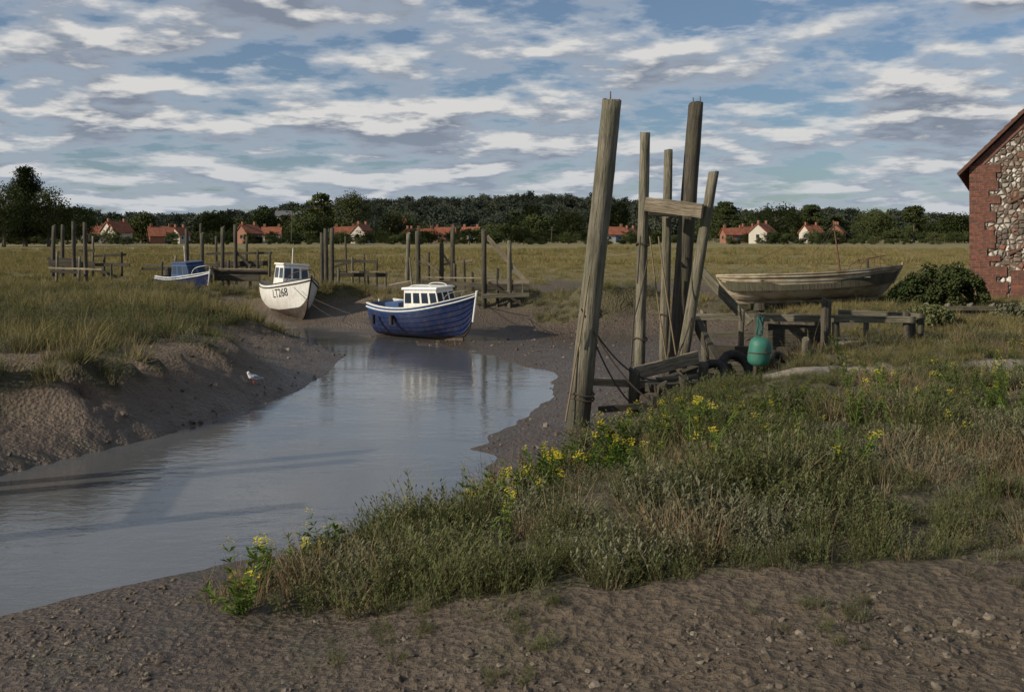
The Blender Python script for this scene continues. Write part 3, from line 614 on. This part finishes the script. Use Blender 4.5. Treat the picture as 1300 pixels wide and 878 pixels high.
def panel(name,c,u0,u1,v0,v1,off,mat,parent):
    c=[Vector(q_) for q_ in c]; nrm=(c[1]-c[0]).cross(c[3]-c[0]).normalized()
    def pt(u,v_): return (c[0].lerp(c[1],u)).lerp(c[3].lerp(c[2],u),v_)+nrm*off
    q_=[pt(u0,v0),pt(u1,v0),pt(u1,v1),pt(u0,v1)]; b_=[x_-nrm*(off*1.8) for x_ in q_]
    return mkobj(name,q_+b_,[(0,1,2,3),(0,4,5,1),(1,5,6,2),(2,6,7,3),(3,7,4,0)],[mat],parent=parent)
def cabin(parent,y0,y1,w0,w1,z0,z1,wall,roof,front=.15,back=.0,wf=2,ws=3,taper=1.0,vw=(.42,.86)):
    a=[(-w0/2,y0,z0),(w0/2,y0,z0),(w0/2*taper,y1,z0),(-w0/2*taper,y1,z0)]
    b_=[(-w1/2,y0+back,z1),(w1/2,y0+back,z1),(w1/2*taper,y1-front,z1),(-w1/2*taper,y1-front,z1)]
    mkobj('cabin_walls',a+b_,[(0,1,5,4),(1,2,6,5),(2,3,7,6),(3,0,4,7),(4,5,6,7)],[wall],parent=parent)
    o_=.06; r=[(q_[0]*(1+o_/ (w1/2)),q_[1]+(o_ if k>1 else -o_),q_[2]+.002) for k,q_ in enumerate(b_)]; r2=[(q_[0]*.96,q_[1],q_[2]+.06) for q_ in r]
    mkobj('cabin_roof',r+r2,[(3,2,1,0),(4,5,6,7),(0,1,5,4),(1,2,6,5),(2,3,7,6),(3,0,4,7)],[roof],parent=parent)
    def wins(c,k):
        for i in range(k): panel('window',c,(i+.12)/k,(i+.88)/k,vw[0],vw[1],.006,M_glass,parent)
    wins([a[2],a[3],b_[3],b_[2]],wf); wins([a[1],a[2],b_[2],b_[1]],ws); wins([a[3],a[0],b_[0],b_[3]],ws); wins([a[0],a[1],b_[1],b_[0]],2)
def hull_text(h,txt,s0,t0,size,mat,parent):
    cu=bpy.data.curves.new('t','FONT'); cu.body=txt; cu.size=1; to=bpy.data.objects.new('t',cu); link(to)
    bpy.context.view_layer.update(); dg=bpy.context.evaluated_depsgraph_get(); me=bpy.data.meshes.new_from_object(to.evaluated_get(dg)); bpy.data.objects.remove(to)
    for side in (1,-1):
        m2=me.copy(); xs=[q_.co.x for q_ in m2.vertices]; mxx=max(xs)
        for q_ in m2.vertices:
            xx=q_.co.x if side==1 else mxx-q_.co.x
            s=s0+xx*size/h.L; t=t0+q_.co.y*size/h.sheer(s0)
            q_.co=h.pt(s,min(t,.92),side,.012)
        m2.materials.clear(); m2.materials.append(mat); o_=link(bpy.data.objects.new('registration_number',m2)); attach(o_,parent)
def mast(parent,p0,p1,r=.03,mat=M_white): return post('mast',p0,p1,r,r*.7,mat,parent,False,8,0,4,.01)
# blue boat
p_=PZ(541,426,-1.02); e=empty('blue_fishing_boat',(p_.x,p_.y,p_.z-.02),(math.radians(1),math.radians(3),math.radians(-128)))
h=Hull(3.9,1.7,.95,.42,.12,tr=.72,rake=.2,strakes=8,full=2.6); build_hull('b',h,e,[(.14,M_dark),(.88,M_blue),(1.1,M_lblue)],M_white,M_deck,.3)
cabin(e,-.35,1.05,1.2,1.05,.75,1.52,M_white,M_white,.2,0,3,4,.74,(.45,.86))
mast(e,(0,-.45,.7),(0,-.55,2.5),.035,M_wood); rope('stay',[(0,-.55,2.45),(0,1.95,1.35)],.008,M_trope,e,False); rope('stay_aft',[(0,-.55,2.45),(0,-1.85,1.05)],.008,M_trope,e,False)
beam('boom',(0,-.5,1.75),(0,-1.5,1.6),.04,.04,M_plank,e,False); box('engine_box',(0,-1.1,.85),(.7,.6,.45),M_lblue,e); box('thwart',(0,-.6,.85),(1.4,.22,.04),M_plank,e)
rope('rudder_post',[(0,-1.99,.2),(0,-2.01,1.15)],.03,M_white,e,False); box('rudder',(0,-2.06,.4),(.04,.3,.6),M_dark,e)
for yy in (-1.4,-.6): 
    rope('fender',[(.90,yy,.75),(.91,yy,.45)],.07,M_black,e,False); rope('fender_b',[(-.90,yy,.75),(-.91,yy,.45)],.07,M_black,e,False)
for sx in (-.45,.45): rope('handrail',[(sx,-.2,1.58),(sx,-.15,1.66),(sx*.8,.6,1.66),(sx*.8,.65,1.58)],.012,M_white,e,False)
rope('bow_rail',[(-.4,1.2,1.25),(-.38,1.25,1.42),(0,1.95,1.5),(.38,1.25,1.42),(.4,1.2,1.25)],.009,M_deck,e,False)
rope('mooring_rope',[e.location+Vector(q_) for q_ in ((1.6,-1.2,1.1),(3.0,1.5,.5),(3.3,2,.5))],.010,M_trope,e)
# white boat
p_=PZ(360,404,-.95); e=empty('white_fishing_boat',(p_.x,p_.y+1.0,p_.z),(0,math.radians(-4),math.radians(-152)))
h=Hull(4.4,1.8,1.12,.42,.08,tr=.75,rake=.3,full=2.6); build_hull('w',h,e,[(.34,M_dark),(.38,M_rust),(.95,M_white),(1.1,M_white)],M_black,M_deck,.3,M_white)
cabin(e,-.4,.7,1.25,1.1,.95,1.95,M_white,M_white,.25,0,3,2,.85,(.5,.88)); box('foredeck_hatch',(0,1.15,1.22),(.7,.6,.2),M_white,e)
mast(e,(0,-.1,1.95),(0,-.15,2.6),.02); rope('pulpit_rail',[(-.55,1.2,1.35),(-.5,1.3,1.65),(0,2.35,1.9),(.5,1.3,1.65),(.55,1.2,1.35)],.014,M_rust,e,False); hull_text(h,'LT268',.60,.68,.34,M_black,e)
rope('roof_rail',[(-.4,-.3,2.0),(-.4,-.25,2.12),(-.35,.4,2.12),(-.35,.42,2.0)],.012,M_rust,e,False); rope('lifebuoy',[(.3+.0,-.45,1.5+.0),(.3,-.45,1.7),(.12,-.45,1.6)],.04,M_red,e,False,True)
rope('mooring_rope',[e.location+Vector(q_) for q_ in ((.6,-2.0,1.2),(1.6,-2.5,.3),(2.6,-2.9,.0))],.010,M_trope,e)
# small blue cabin boat
p_=P(240,372,45.5); e=empty('blue_cabin_boat',(p_.x,p_.y,p_.z-.1),(0,math.radians(4),math.radians(-140)))
h=Hull(4.2,1.7,.85,.25,.0,tr=.8,rake=.3,full=2.4); build_hull('c',h,e,[(.2,M_dark),(.9,M_blue),(1.1,M_lblue)],M_white,M_deck,.2)
cabin(e,-.3,1.3,1.3,1.1,.75,1.45,M_lblue,M_blue,.45,0,2,3,.7,(.35,.85)); mast(e,(0,-.2,1.4),(0,-.2,2.2),.02); box('outboard_motor',(0,-2.2,.9),(.25,.3,.6),M_black,e,bev=.05)
rope('pulpit_rail',[(-.4,1.4,1.0),(-.4,1.5,1.3),(0,2.3,1.4),(.4,1.5,1.3),(.4,1.4,1.0)],.012,M_white,e,False)
# old wooden boat on the bank
p_=P(1026,380,30); e=empty('old_wooden_boat',p_,(math.radians(1.5),math.radians(-3),math.radians(-88)))
h=Hull(5.05,1.8,.74,.17,.03,rake=.3,mx=.48,full=3.2,strakes=9,double=True); build_hull('o',h,e,[(.2,M_old),(1.1,M_old)],M_old,M_woodd,.45,M_woodd)
for yy in (-1.5,-.5,.6,1.5): box('thwart',(0,yy,.6),(1.5,.2,.04),M_plank,e)
mast(e,(0,1.0,.5),(0,.85,2.3),.03,M_rust)
for q_ in ((.0,2.4,1.0),(.6,0,.75),(-.6,0,.75),(0,-2.3,.82)): rope('rigging',[(0,.86,2.2),q_],.006,M_trope,e,False)
rope('bow_rail',[(.45,1.4,.85),(.42,1.45,1.12),(0,2.6,1.25),(-.42,1.45,1.12),(-.45,1.4,.85)],.014,M_rust,e,False); rope('rail_post',[(.22,2.1,.92),(.2,2.1,1.2)],.014,M_rust,e,False); rope('rail_post_b',[(-.22,2.1,.92),(-.2,2.1,1.2)],.014,M_rust,e,False)
post('samson_post',(0,1.8,.5),(0,1.8,1.1),.05,.05,M_woodd,e,False)
for xx in (-1.5,0,1.4):
    box('support_chock',(.0,xx,-.17),(.8,.2,.22),M_woodd,e)
# ------------------------------------------------------------------ tall mooring frame
e=empty('wooden_mooring_frame',P(800,500,18))
def pp(a,b_,r0,r1,mat=M_wood,par=None,**k): post('post',a,b_,r0,r1,mat,par or e,**k)
pp(P(733,565,16.2),P(775,126,16.6),.18,.155,slant=.25,rings=24)
pp(P(812,500,18.3),P(818,168,18.5),.10,.09,M_wood,slant=.2)
pp(P(843,480,19.2),P(848,190,19.2),.095,.08,M_wood,slant=.2)
pp(P(855,480,18.8),P(884,132,18.8),.17,.135,M_woodd,slant=.3,rings=20)
pp(P(864,470,18.4),P(906,218,18.1),.105,.09,M_wood,slant=.2)
beam('crossbeam',P(820,259,18.25),P(892,268,17.95),.22,.25,M_plank,e)
beam('crossbeam_back',P(822,268,18.9),P(880,271,19.0),.12,.16,M_woodd,e)
beam('low_beam',P(752,484,16.6),P(835,488,17.0),.10,.12,M_plank,e); beam('plank',P(806,474,16.9),P(886,453,17.6),.06,.22,M_plank,e)
beam('low_beam_b',P(822,492,16.5),P(900,490,17.0),.16,.14,M_woodd,e); beam('low_beam_c',P(800,500,17.2),P(885,468,18.2),.14,.12,M_woodd,e); beam('plank_b',P(838,482,16.9),P(905,476,17.5),.22,.06,M_wood,e)
beam('low_beam_d',P(825,508,16.3),P(890,512,16.6),.18,.16,M_woodd,e); beam('low_beam_e',P(760,520,16.3),P(850,512,16.5),.08,.10,M_woodd,e)
beam('raking_brace',P(882,404,18.6),P(912,466,18.0),.13,.16,M_woodd,e)
beam('raking_plank',P(888,342,19.5),P(952,410,19.0),.05,.17,M_wood,e)
pp(P(806,545,16.6),P(806,470,16.6),.09,.09,M_woodd); pp(P(893,520,17.2),P(893,462,17.2),.09,.08,M_woodd); pp(P(870,530,16.7),P(868,478,16.7),.08,.08,M_woodd); pp(P(838,540,16.4),P(840,486,16.4),.09,.08,M_woodd)
for sx,sy,ex,ey,D0,D1,s in [(738,392,845,482,16.2,16.9,.35),(742,400,812,520,16.2,16.6,.25),(825,300,846,455,18.3,18.2,.1),(846,455,905,492,18.2,16.8,.12),(822,330,806,400,18.3,18.2,.05),(734,440,718,535,16.2,16.0,.0),(884,380,850,470,18.4,17.5,.15),(830,488,905,500,16.4,16.4,.2),(813,300,809,360,18.1,18.1,.0),(806,380,800,470,18.1,18.1,.05),(748,350,735,440,16.1,16.1,.0),(836,300,858,450,18.0,17.8,.05),(745,405,880,520,16.2,16.3,.45)]:
    rope('rope',sag(P(sx,sy,D0),P(ex,ey,D1),s),.014,M_rope if random.random()<.5 else M_trope,e)
for cx,cy,D0,r in [(749,395,16.45,.19),(749,400,16.45,.19),(739,500,16.25,.19),(739,506,16.25,.19),(816,310,18.4,.12),(813,430,18.35,.12),(845,400,19.2,.12)]:
    c=P(cx,cy,D0)
    rope('rope_coil',[c+Vector((r*math.cos(k),r*math.sin(k),.03*math.sin(k*2))) for k in np.linspace(0,6.28,13)[:-1]],.016,M_trope,e,True,True)
for k_ in range(9):
    c=P(828+k_*8,490,16.35); rope('hanging_line',[c+Vector((random.uniform(-.07,.07),-.05,-.09*j)) for j in range(random.randint(3,6))],.014,M_trope,e)
for (cx,cy,D0) in [(880,131,18.8),(889,130,18.8),(775,124,16.6)]:
    c=P(cx,cy,D0); post('iron_bolt',c-Vector((0,0,.1)),c+Vector((0,0,.1)),.012,.01,M_rust,e,sides=6,rings=2)
def torus(name,c,R_,r_,rot,mat):
    v=[];f=[];a=24;b_=10
    for i in range(a):
        for j in range(b_):
            t=6.2832*i/a;q_=6.2832*j/b_; rr=R_+r_*math.cos(q_); tr=(1+.03*(i%2)) ; v.append((rr*math.cos(t)*tr,rr*math.sin(t)*tr,r_*1.2*math.sin(q_)))
    for i in range(a):
        for j in range(b_): f.append((i*b_+j,((i+1)%a)*b_+j,((i+1)%a)*b_+(j+1)%b_,i*b_+(j+1)%b_))
    o_=mkobj(name,v,f,[mat],smooth=True); o_.location=c; o_.rotation_euler=rot; return o_
torus('tyre',P(934,466,17.6),.24,.08,(.95,.2,.2),M_black); torus('tyre',P(905,474,17.4),.20,.07,(.8,-.4,0),M_black); torus('tyre',P(990,462,18.2),.20,.07,(.9,.1,.6),M_black)
# green buoy
e=empty('green_buoy',P(964,447,17.2)); v=[];f=[]; prof=[(0,.26),(.05,.26),(.12,.24),(.17,.19),(.185,.12),(.185,-.12),(.17,-.18),(.12,-.22),(0,-.235)]
for r_,z_ in prof:
    for k_ in range(20): v.append((r_*math.cos(k_*.31416),r_*math.sin(k_*.31416),z_))
for i in range(len(prof)-1):
    for k_ in range(20): f.append((i*20+k_,i*20+(k_+1)%20,(i+1)*20+(k_+1)%20,(i+1)*20+k_)[::-1])
o_=mkobj('buoy_body',v,f,[M_green],smooth=True,parent=e); o_.rotation_euler=(.1,.12,0)
rope('buoy_band',[(.19*math.cos(k),.19*math.sin(k),0) for k in np.linspace(0,6.28,13)[:-1]],.012,M_trope,e,False,True)
rope('lanyard',[(0,0,.25),(-.01,0,.4),(0,0,.55)],.02,M_teal,e,False)
for k_ in range(9): rope('net_bundle',[(random.uniform(-.05,.05),random.uniform(-.07,.07),.30),(random.uniform(-.1,.08),random.uniform(-.1,.1),.42),(random.uniform(-.05,.05),random.uniform(-.06,.06),.6)],.022,M_teal,e,False)
post('buoy_post',P(961,480,17.5),P(961,398,17.5),.06,.055,M_woodd,e)
# ------------------------------------------------------------------ landing stage right
e=empty('wooden_landing_stage',P(1050,440,19))
beam('rail',P(884,402,20.5),P(1162,406,19.5),.10,.13,M_wood,e); beam('rail_b',P(1064,396,20.3),P(1168,401,19.8),.08,.10,M_wood,e)
beam('rail_low',P(905,424,22),P(1050,428,20),.08,.12,M_woodd,e)
for cx,t,b_,D0,r_ in [(1048,380,462,19.6,.10),(1153,396,452,19.6,.08),(1038,405,460,20.2,.09),(1062,402,455,20.8,.08),(1100,400,446,20.5,.06),(895,395,450,20.6,.07),(985,402,445,21,.07),(940,404,455,21,.06),(1168,398,430,20,.06),(1160,398,440,20.2,.05),(1022,430,470,18.6,.07),(1030,446,470,18.2,.06)]:
    post('post',P(cx,b_+8,D0),P(cx+random.uniform(-2,3),t,D0),r_,r_*.9,random.choice([M_wood,M_woodd]),e)
for i in range(7): beam('deck_board',P(1058+i*8,438+i*.4,19.4),P(1066+i*8,428+i*.3,21),.12,.04,M_wood,e)
beam('deck_joist',P(1056,443,19.4),P(1118,446,19.4),.1,.14,M_woodd,e); beam('pale_plank',P(1068,436,19.2),P(1118,433,19.6),.16,.05,M_plank,e)
beam('bank_board',P(905,448,19.6),P(1040,452,19.2),.05,.3,M_woodd,e); beam('bank_board_b',P(880,466,18.6),P(960,470,17.9),.05,.2,M_woodd,e)
beam('bank_board_c',P(975,425,20.4),P(1045,428,20.0),.05,.45,M_woodd,e)
e=empty('low_timber_wall',P(1230,395,24))
beam('capping',P(1166,391,25),P(1330,392,24),.25,.10,M_woodd,e); beam('board',P(1168,399,25),P(1330,401,24),.06,.26,M_woodd,e)
for k_ in range(6): cx=1175+k_*28; post('post',P(cx,412,24.8),P(cx,386,24.8),.08,.07,M_wood,e)
def bush(name,px,py,D,w,hh,seed,mat=M_tree):
    p_=P(px,py,D); rd=random.Random(seed); v=[];f=[]
    for c in range(34):
        q_=Vector((rd.uniform(-1,1),rd.uniform(-1,1),rd.uniform(0,1))); q_*= .95/max(1,q_.length); c_=Vector((q_.x*w/2,q_.y*w/2,q_.z*hh*.85))
        for l in range(170):
            d=Vector((rd.gauss(0,1),rd.gauss(0,1),rd.gauss(0,1))).normalized()*w*.13*rd.random()**.4; p2=c_+d; a=Vector((rd.gauss(0,1),rd.gauss(0,1),rd.gauss(0,1))).normalized(); b2=a.orthogonal()*.025; a=a*.045; b0=len(v)
            v.extend([p2-a,p2+b2,p2+a,p2-b2]); f.append((b0,b0+1,b0+2,b0+3))
    o_=mkobj(name,v,f,[mat]); o_.location=p_; return o_
bush('bush',1195,386,28.3,1.9,1.35,1); bush('bush',1160,386,28.6,1.3,.8,2); bush('bush',1222,386,27.5,1.2,1.15,3); bush('bush',1285,415,24,1.3,.6,4,M_blite2); bush('bush',1180,412,23,1.0,.45,5,M_blite)
# ------------------------------------------------------------------ distant jetties
def jetty(posts,beams,name='wooden_jetty'):
    e=empty(name,P(posts[0][0],posts[0][2],posts[0][3]))
    for cx,t,b_,D0,*r_ in posts: post('post',P(cx,b_+6,D0),P(cx+random.uniform(-1.5,1.5),t,D0),(r_[0] if r_ else .10),(r_[0] if r_ else .10)*.9,M_woodd if random.random()<.7 else M_wood,e,sides=9,rings=6)
    for a in beams: beam('beam',P(a[0],a[1],a[4]),P(a[2],a[3],a[5] if len(a)>5 else a[4]),.08,a[6] if len(a)>6 else .12,a[7] if len(a)>7 else M_woodd,e)
    return e
jetty([(67,286,345,50),(79,286,345,51),(94,282,345,49),(109,283,352,48),(118,300,345,50,.06),(132,322,345,50,.06),(155,320,345,50,.06),(72,320,352,49,.07),(100,325,352,48.5,.07),(142,335,356,48,.06)],
      [(62,334,120,336,49.5,49.5,.3),(110,336,165,336,49.5,49.5,.16),(64,344,112,346,48.5,48.5,.14),(100,318,120,318,49.5),(120,341,150,352,48.5,48.5,.14),(60,328,100,330,50),(120,325,160,323,50),(62,340,130,342,48,47,.08,M_plank)])
jetty([(238,291,345,50),(257,296,345,51),(256,284,330,52,.06),(282,288,362,47),(299,286,355,48),(312,300,345,49,.07),(327,318,350,48,.06),(342,320,345,48,.06),(222,325,352,50,.06),(275,300,350,50,.07),(290,330,362,46.5,.07),(318,335,360,46.5,.07),(205,332,352,49,.06),(268,338,365,47,.06)],
      [(262,322,345,321,48.5),(225,336,330,338,49,49,.16),(270,345,340,346,46.4,46.4,.2),(275,335,340,334,48.2,48.2,.24),(180,341,240,341,49,49,.14),(272,352,330,353,46.2,46.2,.3),(300,320,318,338,48),(262,341,338,342,46.2,46.2,.06,M_plank),(185,336,230,338,50,50,.08,M_wood)])
jetty([(409,296,388,43),(415,291,392,42),(421,290,386,42.5),(448,326,375,44,.06),(478,328,365,45,.05),(455,345,372,44,.05),(440,300,345,48,.05),(463,322,360,45,.05),(490,345,368,44,.05),(430,340,380,42.5,.07),(468,350,380,42.5,.07)],
      [(418,349,492,349,43,43,.16),(422,362,480,364,42,42,.14),(424,331,480,332,44.5),(420,340,452,330,44),(425,372,480,373,41.8,41.8,.24),(418,345,490,345,42.7,42.7,.05,M_plank)])
jetty([(517,296,352,45),(531,292,392,40.5,.11),(560,310,380,41),(574,289,378,41,.10),(615,292,398,37,.10),(647,306,395,37,.09),(590,330,372,41,.06),(632,340,395,37,.06),(545,320,375,42,.06),(601,345,385,40,.06),(665,355,392,37,.06),(578,335,385,39.5,.07)],
      [(560,336,600,330,41,41,.1,M_plank),(535,357,612,362,39.5,38.5,.16),(618,300,668,358,37,37,.16,M_plank),(612,357,672,358,37,37,.14,M_plank),(612,364,672,365,37,37,.22),(533,325,562,350,41,41,.08,M_plank),(560,318,580,350,41,41,.08,M_plank),(612,376,672,374,36.8,36.8,.16,M_wood),(540,352,615,353,39.5,38.5,.05,M_plank),(620,358,665,388,36.8,36.8,.1)])
rope('mooring_line',sag(P(531,330,40.5),P(600,385,31),.2),.010,M_trope); rope('mooring_line',sag(P(400,380,36),P(520,420,34),.1),.010,M_trope)
e=empty('offframe_shadow_posts',(-12,11,0))  # unseen posts off frame left, added to cast shadow streaks on the water
for xx,yy,hh in [(-9.2,9.2,3.0),(-10.5,8.6,4.2),(-11.2,10.6,4.6),(-9.8,11.8,4.0)]:
    post('post',(xx,yy,-1.5),(xx,yy,hh-1),.15,.14,M_wood,e)
beam('rail',(-9.2,9.2,1.6),(-9.8,11.8,1.7),.12,.18,M_wood,e)
for px,t,b_,D0 in [(370,270,306,180),(700,288,306,200)]:
    e=empty('telegraph_pole',P(px,b_,D0)); post('pole',P(px,b_,D0),P(px+1,t,D0),.10,.08,M_woodd,e,sides=8,rings=4); beam('crossarm',P(px-4,t+4,D0),P(px+5,t+4,D0),.1,.12,M_woodd,e)
# ------------------------------------------------------------------ gull
gp=None
for D_ in np.arange(14,26,.05):
    x_=(322-650)/F*D_; z_=gz(x_,D_)
    if HZ+F*(H-z_)/D_<=489: gp=(x_,D_,z_); break
gp=gp or (-5,20,-.7)
e=empty('gull',(gp[0],gp[1],gp[2]),(0,0,math.radians(215))); e.scale=(.85,.85,.85)
def skin(name,vs,es,rs,mat,sub=2):
    me=bpy.data.meshes.new(name); me.from_pydata(vs,es,[]); me.materials.append(mat); o_=link(bpy.data.objects.new(name,me)); md=o_.modifiers.new('s','SKIN')
    for i,r_ in enumerate(rs): me.skin_vertices[0].data[i].radius=(r_,r_)
    me.skin_vertices[0].data[0].use_root=True; o_.modifiers.new('u','SUBSURF').levels=sub; o_.modifiers['u'].render_levels=sub; attach(o_,e); return o_
skin('body',[(0,0,.17),(.08,0,.20),(.12,0,.27),(.145,0,.315),(-.08,0,.16),(-.17,0,.145),(-.24,0,.135)],[(0,1),(1,2),(2,3),(0,4),(4,5),(5,6)],[.07,.06,.035,.042,.055,.028,.01],M_feather)
skin('wing_left',[(.05,.055,.20),(-.06,.055,.185),(-.2,.03,.16)],[(0,1),(1,2)],[.028,.03,.008],M_fgrey); skin('wing_right',[(.05,-.055,.20),(-.06,-.055,.185),(-.2,-.03,.16)],[(0,1),(1,2)],[.028,.03,.008],M_fgrey)
skin('beak',[(.17,0,.315),(.215,0,.305)],[(0,1)],[.012,.004],M_red,1)
for sy in (.03,-.03): skin('leg',[(0,sy,.12),(.0,sy,.05),(.01,sy,.0),(.05,sy,.0)],[(0,1),(1,2),(2,3)],[.012,.008,.006,.006],M_red,1)
# ------------------------------------------------------------------ sky, sun
elev=math.radians(26); sd=Vector((-.91,-.41,0)).normalized(); az=math.atan2(sd.x,sd.y)
w=bpy.data.worlds.new('World'); scene.world=w; w.use_nodes=True; nt=w.node_tree; nt.nodes.clear()
out=nt.nodes.new('ShaderNodeOutputWorld'); sky=nt.nodes.new('ShaderNodeTexSky'); sky.sky_type='NISHITA'; sky.sun_disc=False; sky.sun_elevation=elev; sky.sun_rotation=az; sky.dust_density=.6; sky.ozone_density=2.0; sky.air_density=1.0
tc=nt.nodes.new('ShaderNodeTexCoord'); sp=nt.nodes.new('ShaderNodeSeparateXYZ'); nt.links.new(tc.outputs['Generated'],sp.inputs[0])
zc_=math_(nt,'MAXIMUM',sp.outputs[2],0)
skyc=mixc(nt,1.0,sky.outputs[0],(.86,.98,1.12),'MULTIPLY')
skyc=mixc(nt,.28,skyc,(3.2,4.2,5.6))
bg=nt.nodes.new('ShaderNodeBackground'); bg.inputs[1].default_value=.07; nt.links.new(skyc,bg.inputs[0])
def cl(dz,off):
    z_=math_(nt,'ADD',zc_,dz); k=math_(nt,'DIVIDE',1.0,math_(nt,'ADD',z_,.17))
    c=nt.nodes.new('ShaderNodeCombineXYZ'); nt.links.new(math_(nt,'MULTIPLY',sp.outputs[0],k),c.inputs[0])
    nt.links.new(math_(nt,'ADD',math_(nt,'MULTIPLY',sp.outputs[1],k),off),c.inputs[1]); nt.links.new(math_(nt,'MULTIPLY',math_(nt,'MULTIPLY',z_,3.0),k),c.inputs[2]); return c.outputs[0]
def dens(dz,det=9):
    a=noise(nt,cl(dz,3.7),3.0,det,.56,.0); b_=noise(nt,cl(dz,9.1),.9,2,.5)
    return math_(nt,'ADD',math_(nt,'MULTIPLY',a,.66),math_(nt,'MULTIPLY',b_,.34))
d0=dens(0); d1=dens(.013,5); d0s=dens(0,5)
mask=ramp(nt,[(.42,0),(.46,.5),(.53,1)],d0).outputs[0]
thick=ramp(nt,[(.45,0),(.57,1)],d0).outputs[0]
lit=math_(nt,'MULTIPLY_ADD',math_(nt,'SUBTRACT',d0s,d1),13,.05,clamp=True)
ccol=mixc(nt,thick,(.46,.51,.58),(.225,.265,.335))
ccol=mixc(nt,math_(nt,'MULTIPLY',lit,.95),ccol,(.74,.73,.71))
hz=ramp(nt,[(0,1),(1,0)],math_(nt,'MULTIPLY',sp.outputs[2],9,clamp=True)).outputs[0]
ccol=mixc(nt,math_(nt,'MULTIPLY',hz,.5),ccol,(.42,.50,.60))
bg2=nt.nodes.new('ShaderNodeBackground'); nt.links.new(ccol,bg2.inputs[0]); bg2.inputs[1].default_value=.95
mx=nt.nodes.new('ShaderNodeMixShader'); nt.links.new(mask,mx.inputs[0]); nt.links.new(bg.outputs[0],mx.inputs[1]); nt.links.new(bg2.outputs[0],mx.inputs[2]); nt.links.new(mx.outputs[0],out.inputs[0])
sl_=bpy.data.lights.new('sun','SUN'); sl_.energy=5.0; sl_.angle=math.radians(.5); sl_.color=(1,.89,.72); so=link(bpy.data.objects.new('sun',sl_))
dv=Vector((sd.x*math.cos(elev),sd.y*math.cos(elev),math.sin(elev))); so.rotation_euler=dv.to_track_quat('Z','Y').to_euler(); so.location=dv*50
cam=bpy.data.cameras.new('camera'); cam.sensor_width=36; cam.lens=36; cam.shift_y=-(439-HZ)/1300.0; cam.clip_end=8000; cam.clip_start=.1
co=link(bpy.data.objects.new('camera',cam)); co.location=(0,0,H); co.rotation_euler=(math.pi/2,0,0); scene.camera=co
scene.view_settings.view_transform='Standard'; scene.view_settings.look='None'; scene.view_settings.exposure=0
